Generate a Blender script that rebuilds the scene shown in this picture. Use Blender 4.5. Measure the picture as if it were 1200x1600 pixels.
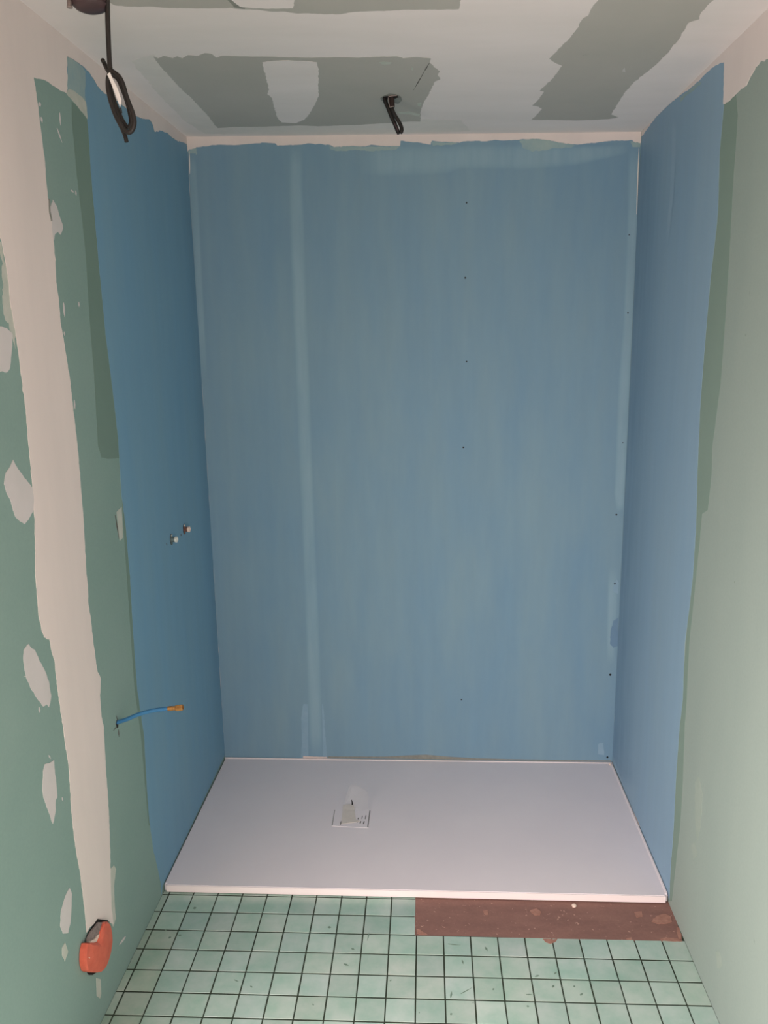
import bpy, bmesh, math, random
from mathutils import Vector, Matrix
from mathutils.geometry import tessellate_polygon
from mathutils import noise as mnoise

random.seed(7)
# ------------------------------------------------------------------ camera, world, lights, exposure
CAM_POS = (0.8652, -3.0934, 1.7361)
CAM_YAW, CAM_PITCH, CAM_ROLL = 0.05828, -0.21027, 0.01663
FOCAL_PX = 1278.15
ROOM_W, CEIL_L, CEIL_R = 1.6, 2.4475, 2.4185
TRAY_TOP, TRAY_FRONT, TRAY_THICK = 0.0271, -0.8168, 0.0245
TILE, TILE_X0, TILE_Y0, TILE_ROT = 0.07957, 0.0213, -0.9055, 0.00580

scene = bpy.context.scene
for o in list(bpy.data.objects):
    bpy.data.objects.remove(o)
COL = scene.collection

cam_data = bpy.data.cameras.new('camera')
cam = bpy.data.objects.new('camera', cam_data)
COL.objects.link(cam)
cam_data.sensor_fit = 'VERTICAL'
cam_data.sensor_height = 32.0
cam_data.lens = FOCAL_PX / 1600.0 * 32.0
cam_data.clip_start = 0.02
cam.matrix_world = (Matrix.Translation(CAM_POS) @ Matrix.Rotation(CAM_YAW, 4, 'Z')
                    @ Matrix.Rotation(CAM_PITCH, 4, 'X') @ Matrix.Rotation(CAM_ROLL, 4, 'Y')
                    @ Matrix.Rotation(math.pi / 2, 4, 'X'))
scene.camera = cam

world = bpy.data.worlds.new('world')
scene.world = world
world.use_nodes = True
world.node_tree.nodes['Background'].inputs[0].default_value = (0.80, 0.86, 0.95, 1)
world.node_tree.nodes['Background'].inputs[1].default_value = 0.3


def area_light(name, loc, target, size, size_y, power, color):
    d = bpy.data.lights.new(name, 'AREA')
    d.shape = 'RECTANGLE'
    d.size, d.size_y, d.energy, d.color = size, size_y, power, color
    o = bpy.data.objects.new(name, d)
    COL.objects.link(o)
    o.location = loc
    o.rotation_euler = (Vector(target) - Vector(loc)).to_track_quat('-Z', 'Y').to_euler()
    return o


REAR = -3.75                      # the wall behind the camera
# fill lamps in two added, unseen windows behind the camera, placed to match the lighting
area_light('left_fill_light', (-0.20, -2.5, 1.0), (1.6, -2.0, 0.30), 0.9, 0.5, 43, (1.0, 0.82, 0.80))
beam = area_light('floor_fill_beam', (-0.20, -2.5, 1.0), (0.85, -1.25, 0.0), 0.9, 0.5, 7.5, (1.0, 0.84, 0.82))  # extra narrow lamp added to brighten the middle of the floor
beam.data.spread = math.radians(105)
area_light('rear_fill_light', (1.20, REAR + 0.03, 1.1), (0.8, 0.0, 1.1), 0.6, 1.6, 25, (1.0, 0.83, 0.81))

scene.view_settings.view_transform = 'Standard'
scene.view_settings.look = 'None'
scene.view_settings.gamma = 1
scene.view_settings.use_curve_mapping = False
scene.view_settings.exposure = 0.07

# ------------------------------------------------------------------ outlines (metres, in the plane of the wall they lie on)
OUTLINES = {
 'membrane_left': ('left', [(-1.0092,2.3292),(-0.9916,2.4074),(-0.9660,2.4096),(-0.9361,2.4114),(-0.8981,2.4111),(-0.8594,2.4075),(-0.8329,2.3984),(-0.8139,2.3899),(-0.7723,2.3841),(-0.7124,2.3904),(-0.6513,2.3883),(-0.5918,2.3865),(-0.5231,2.3878),(-0.4603,2.3959),(-0.4056,2.4073),(-0.3775,2.3991),(-0.3632,2.3819),(-0.3028,2.3995),(-0.2350,2.4091),(-0.1879,2.4057),(-0.1311,2.4061),(-0.0700,2.4153),(-0.0063,2.4248),(0.0094,0.0375),(-0.8184,0.0253),(-0.8356,0.0057),(-0.8330,0.0454),(-0.8487,0.1142),(-0.8693,0.1850),(-0.8836,0.3048),(-0.8803,0.4215),(-0.8685,0.5738),(-0.8816,0.6633),(-0.8916,0.7392),(-0.8884,0.8478),(-0.8844,0.9349),(-0.8731,1.0764),(-0.8750,1.1360),(-0.8743,1.2279),(-0.8847,1.3132),(-0.8756,1.4813),(-0.8840,1.5893),(-0.8920,1.6758),(-0.9016,1.7519),(-0.9044,1.8560),(-0.9074,1.9563),(-0.9074,2.0673),(-0.9069,2.1606),(-0.9015,2.2382),(-0.9012,2.2928),(-0.9408,2.3067),(-0.9866,2.3182)]),
 'thin_left': ('left', [(-1.0092,2.3292),(-0.9916,2.4074),(-0.9660,2.4096),(-0.9361,2.4114),(-0.9060,2.4102),(-0.8881,2.4037),(-0.8945,2.3752),(-0.9058,2.3424),(-0.8986,2.3219),(-0.8977,2.2906),(-0.9408,2.3067),(-0.9866,2.3182)]),
 'thin2_left': ('left', [(-1.0184,2.3196),(-0.9975,2.3338),(-0.9679,2.3361),(-0.9230,2.3349),(-0.9010,2.3288),(-0.9019,2.2896),(-0.9455,2.3026),(-0.9879,2.3121)]),
 'primer_left': ('left', [(-0.9886,2.3090),(-0.9448,2.3057),(-0.8963,2.2970),(-0.8930,2.2401),(-0.8941,2.1630),(-0.8989,2.0685),(-0.8944,1.9575),(-0.8883,1.7519),(-0.8703,1.5883),(-0.8616,1.4796),(-0.8518,1.4152),(-0.8610,1.3086),(-0.8605,1.1321),(-0.8586,1.0721),(-0.8649,0.9279),(-0.8719,0.7303),(-0.8481,0.5632),(-0.8442,0.4003),(-0.8622,0.2690),(-0.8930,0.2891),(-0.8941,0.4360),(-0.8935,0.5867),(-0.9110,0.7479),(-0.9036,0.9419),(-0.8970,1.0835),(-0.8951,1.1583),(-0.8859,1.2859),(-0.8707,1.4179),(-0.9524,1.4281),(-1.0027,1.4389),(-1.0076,1.4549),(-1.0167,1.4713),(-1.0010,1.6517),(-0.9980,1.7917),(-0.9864,1.9490),(-0.9887,2.0254),(-0.9979,2.1365),(-0.9983,2.2171),(-0.9995,2.2603)]),
 'compound_left': ('left', [(-1.1869,2.4585),(-1.7156,2.4446),(-1.9006,2.4393),(-2.0431,1.9291),(-1.5400,1.9775),(-1.4263,1.9549),(-1.4046,1.9402),(-1.4022,1.9169),(-1.3938,1.8736),(-1.3973,1.8225),(-1.3901,1.7711),(-1.3841,1.7252),(-1.3832,1.6920),(-1.3821,1.6599),(-1.3802,1.6179),(-1.3793,1.5838),(-1.3828,1.5429),(-1.3832,1.5152),(-1.3855,1.4526),(-1.3862,1.4103),(-1.3943,1.3477),(-1.4064,1.2801),(-1.4159,1.2377),(-1.4179,1.2017),(-1.4200,1.1656),(-1.4196,1.1402),(-1.4139,1.1113),(-1.4062,1.0903),(-1.3836,1.0786),(-1.3798,1.0525),(-1.3703,1.0222),(-1.3703,0.9781),(-1.3700,0.9351),(-1.3654,0.8799),(-1.3629,0.8297),(-1.3598,0.7819),(-1.3577,0.7441),(-1.3633,0.6716),(-1.3672,0.6059),(-1.3649,0.5352),(-1.3554,0.4616),(-1.3534,0.4029),(-1.3532,0.3521),(-1.3526,0.3206),(-1.3552,0.2915),(-1.3320,0.2893),(-1.2985,0.2755),(-1.2617,0.2518),(-1.2253,0.2188),(-1.1999,0.1906),(-1.2024,0.2401),(-1.1950,0.2933),(-1.1826,0.3680),(-1.1688,0.4492),(-1.1652,0.4851),(-1.1580,0.5565),(-1.1548,0.6296),(-1.1495,0.6917),(-1.1430,0.7398),(-1.1522,0.7754),(-1.1489,0.8279),(-1.1340,0.8751),(-1.1496,0.8996),(-1.1538,0.9366),(-1.1580,0.9906),(-1.1604,1.0518),(-1.1653,1.1011),(-1.1575,1.1357),(-1.1595,1.1615),(-1.1530,1.2428),(-1.1463,1.3070),(-1.1466,1.3396),(-1.1437,1.4036),(-1.1415,1.4639),(-1.1413,1.5144),(-1.1454,1.5616),(-1.1459,1.6080),(-1.1490,1.6586),(-1.1576,1.7145),(-1.1631,1.7517),(-1.1696,1.7840),(-1.1674,1.8393),(-1.1727,1.8749),(-1.1664,1.9182),(-1.1650,1.9537),(-1.1666,1.9761),(-1.1658,2.0084),(-1.1664,2.0347),(-1.1716,2.0546),(-1.1728,2.0777),(-1.1730,2.1050),(-1.1713,2.1405),(-1.1736,2.1723),(-1.1755,2.2051),(-1.1775,2.2508),(-1.1862,2.3056),(-1.1612,2.3101),(-1.1355,2.3148),(-1.1128,2.3171),(-1.0938,2.3157),(-1.0705,2.3166),(-1.0469,2.3161),(-1.0184,2.3196),(-1.0085,2.3322),(-0.9954,2.4063),(-0.9621,2.4108),(-0.9321,2.4126),(-0.8939,2.4123),(-0.8551,2.4088),(-0.8285,2.3997),(-0.8094,2.3911),(-0.7676,2.3853),(-0.7075,2.3917),(-0.6461,2.3896),(-0.5864,2.3878),(-0.5174,2.3892),(-0.4543,2.3974),(-0.3993,2.4088),(-0.3711,2.4007),(-0.3567,2.3834),(-0.2960,2.4010),(-0.2279,2.4107),(-0.1806,2.4074),(-0.1235,2.4078),(-0.0620,2.4170),(-0.0021,2.4257),(0.0087,2.4558)]),
 'feather_left': ('left', [(-1.4796,1.9509),(-1.4058,1.9351),(-1.3962,1.8861),(-1.3868,1.8100),(-1.3876,1.7581),(-1.3949,1.7254),(-1.4100,1.7773),(-1.4242,1.7834),(-1.4263,1.8087),(-1.4263,1.8314),(-1.4152,1.8470),(-1.4176,1.8707),(-1.4070,1.8952),(-1.4151,1.9156),(-1.4850,1.9267)]),
 'feather2_left': ('left', [(-1.1953,0.3519),(-1.1609,0.3429),(-1.1512,0.3242),(-1.1735,0.2871),(-1.1791,0.2418),(-1.1808,0.1933),(-1.2014,0.1838),(-1.2177,0.2127)]),
 'filler_left_0': ('left', [(-1.4622,1.7715),(-1.4475,1.7704),(-1.4227,1.7669),(-1.4017,1.7554),(-1.4110,1.7256),(-1.4275,1.6870),(-1.4424,1.6785),(-1.4820,1.6827)]),
 'filler_left_1': ('left', [(-1.4560,1.4996),(-1.4436,1.4829),(-1.4256,1.4649),(-1.4071,1.4466),(-1.3879,1.4291),(-1.3849,1.4030),(-1.3929,1.3804),(-1.4096,1.3711),(-1.4196,1.3649),(-1.4380,1.3592),(-1.4554,1.3687),(-1.4692,1.3801),(-1.4786,1.3985),(-1.4824,1.4169),(-1.4940,1.4352),(-1.5019,1.4579),(-1.4969,1.4689),(-1.4896,1.4782),(-1.4748,1.4864)]),
 'filler_left_2': ('left', [(-1.4765,1.1039),(-1.4690,1.0922),(-1.4540,1.0804),(-1.4418,1.0546),(-1.4218,1.0205),(-1.4074,0.9865),(-1.4042,0.9508),(-1.4120,0.9373),(-1.4200,0.9301),(-1.4271,0.9412),(-1.4438,0.9430),(-1.4618,0.9652),(-1.4753,0.9850),(-1.4903,1.0097),(-1.5018,1.0354),(-1.5050,1.0587),(-1.5057,1.0807),(-1.4987,1.0996)]),
 'filler_left_3': ('left', [(-1.4229,0.8019),(-1.4251,0.7628),(-1.4251,0.7336),(-1.4273,0.7089),(-1.4359,0.7075),(-1.4437,0.6798),(-1.4592,0.6620),(-1.4699,0.6931),(-1.4791,0.7228),(-1.4869,0.7435),(-1.4886,0.7634),(-1.4766,0.8034),(-1.4649,0.8141),(-1.4355,0.8040)]),
 'filler_left_4': ('left', [(-1.4172,0.4631),(-1.4079,0.4406),(-1.4187,0.4086),(-1.4284,0.3812),(-1.4464,0.3643),(-1.4702,0.3820),(-1.4778,0.4087),(-1.4671,0.4412),(-1.4391,0.4590)]),
 'filler_left_5': ('left', [(-1.4661,0.3544),(-1.4560,0.3215),(-1.4759,0.3105),(-1.4842,0.3349),(-1.4799,0.3538)]),
 'filler_left_6': ('left', [(-1.1465,2.0585),(-1.1309,2.0468),(-1.1238,2.0337),(-1.1166,2.0205),(-1.1087,2.0101),(-1.1074,2.0002),(-1.1165,1.9904),(-1.1248,1.9837),(-1.1371,1.9894),(-1.1518,1.9834),(-1.1618,1.9682),(-1.1732,1.9753),(-1.1692,2.0079),(-1.1740,2.0294)]),
 'scratch_left_0': ('left', [(-1.0886,2.2251),(-1.0797,2.2109),(-1.0665,2.1980),(-1.0745,2.2128),(-1.0865,2.2259)]),
 'scratch_left_1': ('left', [(-1.0670,2.2637),(-1.0700,2.2490),(-1.0666,2.2359),(-1.0620,2.2511),(-1.0638,2.2646)]),
 'scratch_left_2': ('left', [(-1.1720,2.2585),(-1.1737,2.2530),(-1.1651,2.2513),(-1.1609,2.2578),(-1.1669,2.2604)]),
 'scratch_left_3': ('left', [(-1.1688,2.2291),(-1.1699,2.2226),(-1.1632,2.2186),(-1.1602,2.2258),(-1.1649,2.2304)]),
 'scratch_left_4': ('left', [(-1.1445,1.8285),(-1.1480,1.8114),(-1.1431,1.7948),(-1.1375,1.8121),(-1.1403,1.8288)]),
 'scratch_left_5': ('left', [(-1.0413,2.0962),(-1.0366,2.0932),(-1.0261,2.0933),(-1.0293,2.0970),(-1.0384,2.0977)]),
 'scratch_left_6': ('left', [(-1.0151,2.0995),(-1.0169,2.0932),(-1.0125,2.0881),(-1.0091,2.0948),(-1.0120,2.1001)]),
 'scratch_left_7': ('left', [(-1.0562,1.8335),(-1.0589,1.8273),(-1.0555,1.8213),(-1.0513,1.8277),(-1.0531,1.8337)]),
 'scratch_left_8': ('left', [(-1.1325,0.0978),(-1.1587,0.1061),(-1.1771,0.1053),(-1.1494,0.0948),(-1.1287,0.0933)]),
 'scratch_left_9': ('left', [(-1.1347,1.5994),(-1.1377,1.5880),(-1.1348,1.5762),(-1.1304,1.5876),(-1.1318,1.5993)]),
 'scratch_left_10': ('left', [(-1.1553,1.7620),(-1.1568,1.7567),(-1.1528,1.7517),(-1.1498,1.7571),(-1.1525,1.7622)]),
 'scratch_left_11': ('left', [(-1.4635,0.9507),(-1.4656,0.9448),(-1.4622,0.9365),(-1.4587,0.9419),(-1.4607,0.9496)]),
 'scratch_left_12': ('left', [(-1.4045,0.6949),(-1.4053,0.6903),(-1.4025,0.6838),(-1.4008,0.6880),(-1.4027,0.6940)]),
 'scratch_left_13': ('left', [(-1.4448,0.8247),(-1.4431,0.8186),(-1.4370,0.8112),(-1.4377,0.8171),(-1.4426,0.8241)]),
 'scratch_left_14': ('left', [(-1.5111,1.0435),(-1.5045,1.0409),(-1.4980,1.0396),(-1.5047,1.0427),(-1.5112,1.0442)]),
 'crack_left': ('left', [(-1.0513,0.6876),(-1.0531,0.6769),(-1.0507,0.6642),(-1.0479,0.6745),(-1.0493,0.6866)]),
 'crack2_left': ('left', [(-1.0525,0.7019),(-1.0699,0.7024),(-1.0847,0.7008),(-1.0668,0.6997),(-1.0512,0.7008)]),
 'crack3_left': ('left', [(-1.0595,0.7336),(-1.0541,0.7212),(-1.0456,0.7078),(-1.0504,0.7200),(-1.0580,0.7331)]),
 'crack4_left': ('left', [(-0.9435,1.2708),(-0.9394,1.2363),(-0.9295,1.2005),(-0.9322,1.2351),(-0.9406,1.2704)]),
 'fold_left': ('left', [(-0.9312,1.2772),(-0.8914,1.2834),(-0.9011,1.1971),(-0.9261,1.1941)]),
 'mark_left': ('left', [(-1.1709,2.0575),(-1.1649,2.0556),(-1.1674,2.0304),(-1.1622,2.0102),(-1.1692,2.0079),(-1.1747,2.0266)]),
 'drip_left': ('left', [(-1.3298,0.1364),(-1.3061,0.1114),(-1.3110,0.0710),(-1.3206,0.0661),(-1.3365,0.0886)]),
 'membrane_back': ('back', [(0.0010,2.3983),(0.0109,2.4066),(0.0222,2.4020),(0.0345,2.4124),(0.0648,2.4137),(0.1115,2.4188),(0.1691,2.4150),(0.2292,2.4176),(0.2523,2.4191),(0.2777,2.4205),(0.3190,2.4172),(0.3278,2.4084),(0.3554,2.4098),(0.4150,2.4102),(0.4334,2.4140),(0.4562,2.4112),(0.5109,2.4076),(0.5289,2.3986),(0.5927,2.4010),(0.6404,2.3976),(0.6610,2.4034),(0.7017,2.3980),(0.7288,2.3930),(0.7628,2.3963),(0.7652,2.4131),(0.7968,2.4080),(0.8306,2.4049),(0.8711,2.3975),(0.8756,2.4100),(0.9093,2.4048),(0.9385,2.4040),(0.9721,2.4009),(0.9856,2.4047),(1.0281,2.4056),(1.0661,2.4025),(1.0995,2.4057),(1.1263,2.4029),(1.1663,2.4038),(1.2063,2.4048),(1.2396,2.4059),(1.2729,2.4008),(1.3108,2.3935),(1.3441,2.3863),(1.3840,2.3831),(1.4170,2.3863),(1.4500,2.3875),(1.4763,2.3909),(1.5092,2.3921),(1.5421,2.3911),(1.5706,2.3924),(1.5755,2.3798),(1.6042,2.3748),(1.6006,0.0273),(0.0018,0.0281)]),
 'thin_back_0': ('back', [(1.1797,2.4014),(1.2063,2.4048),(1.2396,2.4049),(1.2729,2.4008),(1.3108,2.3935),(1.3441,2.3863),(1.3841,2.3820),(1.3556,2.3735),(1.3024,2.3749),(1.2671,2.3675),(1.2227,2.3667),(1.1958,2.3758)]),
 'thin_back_1': ('back', [(1.5641,2.3905),(1.5996,2.3812),(1.5981,2.3667),(1.5716,2.3695)]),
 'thin_back_2': ('back', [(0.8734,2.4079),(0.9093,2.4038),(0.9385,2.4029),(0.9677,2.3990),(0.9430,2.3933),(0.9093,2.3922),(0.8778,2.3931)]),
 'thin_back_3': ('back', [(0.5108,2.4054),(0.5289,2.3986),(0.5927,2.4000),(0.6404,2.3965),(0.7016,2.3959),(0.7627,2.3942),(0.7513,2.3860),(0.7060,2.3831),(0.6492,2.3825),(0.6038,2.3880),(0.5468,2.3854),(0.5150,2.3926)]),
 'thin_back_4': ('back', [(0.0032,2.3961),(0.0131,2.4044),(0.0344,2.4102),(0.0354,2.3909),(0.0230,2.3784),(0.0068,2.3810)]),
 'tape_back': ('back', [(0.3316,0.0385),(0.4306,0.0355),(0.4302,0.0224),(0.3283,0.0238)]),
 'seamlow_back': ('back', [(0.3205,0.0296),(0.3285,0.0993),(0.3301,0.2140),(0.3402,0.2708),(0.4221,0.2716),(0.4247,0.1865),(0.4305,0.0311)]),
 'patch_back_0': ('back', [(1.5843,0.8041),(1.5937,0.7860),(1.5930,0.7444),(1.5780,0.7496),(1.5700,0.7652),(1.5741,0.7860)]),
 'patch_back_1': ('back', [(1.5698,0.5917),(1.5779,0.6342),(1.5972,0.6474),(1.6022,0.5305),(1.5826,0.5224),(1.5693,0.5411)]),
 'patch_back_2': ('back', [(1.5409,0.1089),(1.5586,0.1148),(1.5659,0.0582),(1.5400,0.0635)]),
 'membrane_right': ('right', [(-0.0114,2.4035),(-0.0455,2.4061),(-0.1500,2.4176),(-0.2478,2.4244),(-0.3335,2.4230),(-0.4145,2.4180),(-0.4781,2.4150),(-0.5566,2.4088),(-0.6296,2.4064),(-0.6664,2.4086),(-0.7326,2.4079),(-0.8011,2.3995),(-0.8300,2.3923),(-0.8451,2.2945),(-0.8342,2.1881),(-0.8514,2.0321),(-0.8419,1.9598),(-0.8263,1.8653),(-0.8187,1.7508),(-0.8146,1.6670),(-0.8100,1.5573),(-0.8224,1.3585),(-0.8401,1.2142),(-0.8405,1.0705),(-0.8299,0.9784),(-0.8072,0.8520),(-0.8222,0.6832),(-0.8091,0.5913),(-0.8057,0.4456),(-0.8143,0.2689),(-0.8112,0.1129),(-0.8178,0.0100),(-0.7948,0.0197),(-0.0020,0.0313)]),
 'primer_right': ('right', [(-0.8355,2.2970),(-0.9240,2.2925),(-0.9471,2.2400),(-0.9476,2.1543),(-0.9481,2.0671),(-0.9565,1.9176),(-0.9578,1.7335),(-0.9555,1.6068),(-0.9465,1.5577),(-0.9380,1.5045),(-0.9264,1.4398),(-0.9348,1.3735),(-0.9286,1.3040),(-0.9244,1.2737),(-0.8813,1.2540),(-0.8785,1.1872),(-0.8697,1.0938),(-0.8462,0.8671),(-0.8558,0.6989),(-0.8544,0.6142),(-0.8692,0.4468),(-0.8720,0.3064),(-0.8522,0.1445),(-0.8417,0.0283),(-0.7995,-0.0040),(-0.7963,0.2572),(-0.7920,0.4484),(-0.8108,0.6779),(-0.8242,1.0657),(-0.8240,1.2105),(-0.7921,1.5105),(-0.7978,1.7510),(-0.8317,2.0348),(-0.8195,2.1912)]),
 'compound_right': ('right', [(-0.0089,2.4164),(-0.0119,2.4013),(-0.0459,2.4039),(-0.1504,2.4156),(-0.2482,2.4224),(-0.3339,2.4211),(-0.4149,2.4161),(-0.4785,2.4131),(-0.5570,2.4070),(-0.6300,2.4047),(-0.6667,2.4069),(-0.7329,2.4063),(-0.8014,2.3980),(-0.8255,2.3922),(-0.8412,2.2910),(-0.8821,2.2878),(-0.9240,2.2925),(-0.9565,2.2950),(-0.9928,2.2933),(-1.0101,2.3033),(-1.0277,2.3103),(-1.0488,2.3161),(-1.0662,2.3200),(-1.1098,2.3133),(-1.2055,2.3227),(-1.3189,2.3306),(-1.4675,2.3190),(-1.7037,2.2643),(-2.1678,2.2068),(-2.1116,2.4754)]),
 'thin_right_0': ('right', [(-0.4610,2.4075),(-0.5573,2.4053),(-0.6249,2.4029),(-0.6484,2.3932),(-0.5940,2.3920),(-0.5119,2.3974),(-0.4639,2.3929)]),
 'streak_right_0': ('right', [(-0.9694,0.5093),(-1.0026,0.5383),(-1.0354,0.5095),(-1.0382,0.4145),(-1.0226,0.3549),(-0.9905,0.4034)]),
 'streak_right_1': ('right', [(-0.9743,0.3121),(-1.0032,0.3398),(-1.0296,0.3199),(-1.0035,0.2815)]),
 'streak_right_2': ('right', [(-1.2073,0.1608),(-1.2414,0.1822),(-1.2559,0.1568),(-1.2292,0.1240)]),
 'board_ceil_0': ('ceil', [(0.1670,-0.8525),(0.1736,-0.8374),(0.1946,-0.8560),(0.2113,-0.8356),(0.2272,-0.8495),(0.2359,-0.8344),(0.2576,-0.8577),(0.2822,-0.8517),(0.3036,-0.8698),(0.3184,-0.8643),(0.3239,-0.8350),(0.3406,-0.8488),(0.3866,-0.8417),(0.4272,-0.8397),(0.4913,-0.8317),(0.5721,-0.8229),(0.6379,-0.8245),(0.6862,-0.8173),(0.7520,-0.8238),(0.7844,-0.8222),(0.8002,-0.8068),(0.8330,-0.8150),(0.8704,-0.8033),(0.8688,-0.7684),(0.8823,-0.7263),(0.8945,-0.6990),(0.8897,-0.6663),(0.8971,-0.6263),(0.8831,-0.6095),(0.8779,-0.5742),(0.8688,-0.5190),(0.8593,-0.4480),(0.8474,-0.3868),(0.8385,-0.2924),(0.8372,-0.1740),(0.8013,-0.1757),(0.7434,-0.1619),(0.6939,-0.1558),(0.6285,-0.1420),(0.5631,-0.1366),(0.4973,-0.1311),(0.4229,-0.1432),(0.3523,-0.1379),(0.2790,-0.1327),(0.2073,-0.1361),(0.1442,-0.1216),(0.1467,-0.1901),(0.1532,-0.2631),(0.1553,-0.3986),(0.1573,-0.4884),(0.1536,-0.5472),(0.1555,-0.6271),(0.1572,-0.7019),(0.1589,-0.7773)]),
 'board_ceil_1': ('ceil', [(0.2080,-1.4660),(0.1624,-1.2741),(0.1929,-1.1802),(0.2179,-1.1720),(0.2594,-1.1699),(0.2986,-1.1609),(0.3530,-1.1547),(0.4127,-1.1517),(0.4371,-1.1540),(0.4521,-1.1462),(0.4903,-1.1407),(0.5231,-1.1283),(0.5483,-1.1271),(0.5774,-1.1147),(0.6084,-1.1132),(0.6403,-1.1079),(0.6727,-1.1063),(0.6977,-1.1160),(0.7219,-1.1184),(0.7682,-1.1197),(0.8145,-1.1246),(0.8729,-1.1217),(0.9311,-1.1223),(0.9335,-1.1706),(0.9491,-1.2654),(0.9701,-1.4274)]),
 'board_ceil_2': ('ceil', [(1.2271,-1.3371),(1.2267,-1.2363),(1.2235,-1.1562),(1.2180,-1.1151),(1.2186,-1.0755),(1.2092,-1.0499),(1.2081,-0.9994),(1.2041,-0.9630),(1.2007,-0.9295),(1.1908,-0.8772),(1.1821,-0.8315),(1.1729,-0.7836),(1.1938,-0.7525),(1.2144,-0.7258),(1.2107,-0.6618),(1.2052,-0.6171),(1.1947,-0.5528),(1.1849,-0.5038),(1.1987,-0.4968),(1.1940,-0.4184),(1.1834,-0.3495),(1.1981,-0.3416),(1.2177,-0.3116),(1.2094,-0.2365),(1.1997,-0.1814),(1.2624,-0.1784),(1.3474,-0.1663),(1.4150,-0.1712),(1.4488,-0.1777),(1.4788,-0.2002),(1.4473,-0.2329),(1.4406,-0.3372),(1.4336,-0.4855),(1.4376,-0.5827),(1.4492,-0.6611),(1.4556,-0.7141),(1.4600,-0.7646),(1.4624,-0.8082),(1.4605,-0.8594),(1.4618,-0.9080),(1.4572,-0.9588),(1.4534,-0.9913),(1.4537,-1.0186),(1.4616,-1.0297),(1.4692,-1.0370),(1.4616,-1.0744),(1.4615,-1.1170),(1.4660,-1.1441),(1.4805,-1.2327),(1.5076,-1.3230)]),
 'fill_ceil_0': ('ceil', [(0.4345,-0.7947),(0.4613,-0.8035),(0.5034,-0.8064),(0.5439,-0.7994),(0.5755,-0.7878),(0.5733,-0.7466),(0.5693,-0.7039),(0.5547,-0.6078),(0.5425,-0.5028),(0.5279,-0.4368),(0.5085,-0.3673),(0.4828,-0.2865),(0.4557,-0.2166),(0.4240,-0.1770),(0.3764,-0.1875),(0.3732,-0.2286),(0.3756,-0.2761),(0.3882,-0.3875),(0.3980,-0.4701),(0.3923,-0.5100),(0.4046,-0.5540),(0.4144,-0.6322),(0.4276,-0.7432)]),
 'fill_ceil_1': ('ceil', [(0.4642,-1.3193),(0.4497,-1.1948),(0.4595,-1.1599),(0.4921,-1.1495),(0.5334,-1.1457),(0.5725,-1.1455),(0.5822,-1.1882),(0.6050,-1.3122)]),
 'feather_ceil_0': ('ceil', [(0.4642,-1.3193),(0.4415,-1.1952),(0.4462,-1.1571),(0.4674,-1.1454),(0.4697,-1.1559),(0.4577,-1.1705),(0.4524,-1.1946),(0.4742,-1.3188)]),
 'speck_ceil': ('ceil', [(1.3816,-0.6753),(1.3810,-0.7072),(1.3914,-0.6694)]),
 'smear_ceil_0': ('ceil', [(0.7677,-0.2958),(0.8043,-0.3016),(0.8362,-0.2697),(0.8318,-0.2466),(0.8036,-0.2712),(0.7750,-0.2726)]),
 'smear_ceil_1': ('ceil', [(0.7363,-0.7800),(0.7498,-0.7843),(0.7694,-0.7783),(0.7654,-0.7632),(0.7420,-0.7644)]),
 'smear_ceil_2': ('ceil', [(0.8200,-0.7398),(0.8248,-0.7291),(0.8226,-0.7025),(0.8178,-0.7188)]),
 'smear_ceil_3': ('ceil', [(0.8300,-0.3946),(0.8436,-0.4010),(0.8413,-0.3587),(0.8295,-0.3664)]),
 'stain_ceil': ('ceil', [(0.7203,-0.4546),(0.7332,-0.4805),(0.7492,-0.4993),(0.7676,-0.4919),(0.7836,-0.4649),(0.7842,-0.4245),(0.7713,-0.3904),(0.7524,-0.4053),(0.7334,-0.4132),(0.7206,-0.4276)]),
 'crack_ceil_0': ('ceil', [(0.8666,-0.7695),(0.8565,-0.7247),(0.8480,-0.6739),(0.8591,-0.7196),(0.8676,-0.7675)]),
 'crack_ceil_1': ('ceil', [(0.8493,-0.6802),(0.8346,-0.6084),(0.8209,-0.5277),(0.8370,-0.6036),(0.8503,-0.6784)]),
 'hole_ceil': ('ceil', [(0.7268,-0.4677),(0.7385,-0.4737),(0.7558,-0.4794),(0.7726,-0.4754),(0.7759,-0.4620),(0.7619,-0.4459),(0.7425,-0.4401),(0.7313,-0.4474)]),
 'screed': ('floor', [(0.8081,-0.8073),(0.8094,-0.8224),(0.8089,-0.9012),(0.8123,-0.9807),(0.9486,-0.9786),(1.0990,-0.9799),(1.2482,-0.9812),(1.3965,-0.9812),(1.5929,-0.9821),(1.6089,-0.8961),(1.6130,-0.7804)]),
 'plaster_floor_0': ('floor', [(0.8176,-0.9590),(0.8272,-0.9560),(0.8407,-0.9690),(0.8502,-0.9767),(0.8274,-0.9775),(0.8179,-0.9725)]),
 'plaster_floor_1': ('floor', [(1.5247,-0.8990),(1.5467,-0.8731),(1.5762,-0.8636),(1.5904,-0.8744),(1.5859,-0.8969),(1.5645,-0.9059),(1.5447,-0.9093)]),
 'plaster_floor_2': ('floor', [(1.5317,-0.9712),(1.5573,-0.9651),(1.5808,-0.9669),(1.5918,-0.9795),(1.5622,-0.9806),(1.5333,-0.9790)]),
 'plaster_floor_3': ('floor', [(1.5929,-0.9185),(1.6008,-0.9237),(1.5938,-0.9665),(1.5848,-0.9720),(1.5870,-0.9456)]),
 'plaster_floor_4': ('floor', [(1.1652,-0.8633),(1.1863,-0.8510),(1.1998,-0.8679),(1.1940,-0.8823),(1.1784,-0.8829)]),
 'plaster_floor_5': ('floor', [(1.4318,-0.9722),(1.4473,-0.9690),(1.4485,-0.9794),(1.4337,-0.9799)]),
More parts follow.
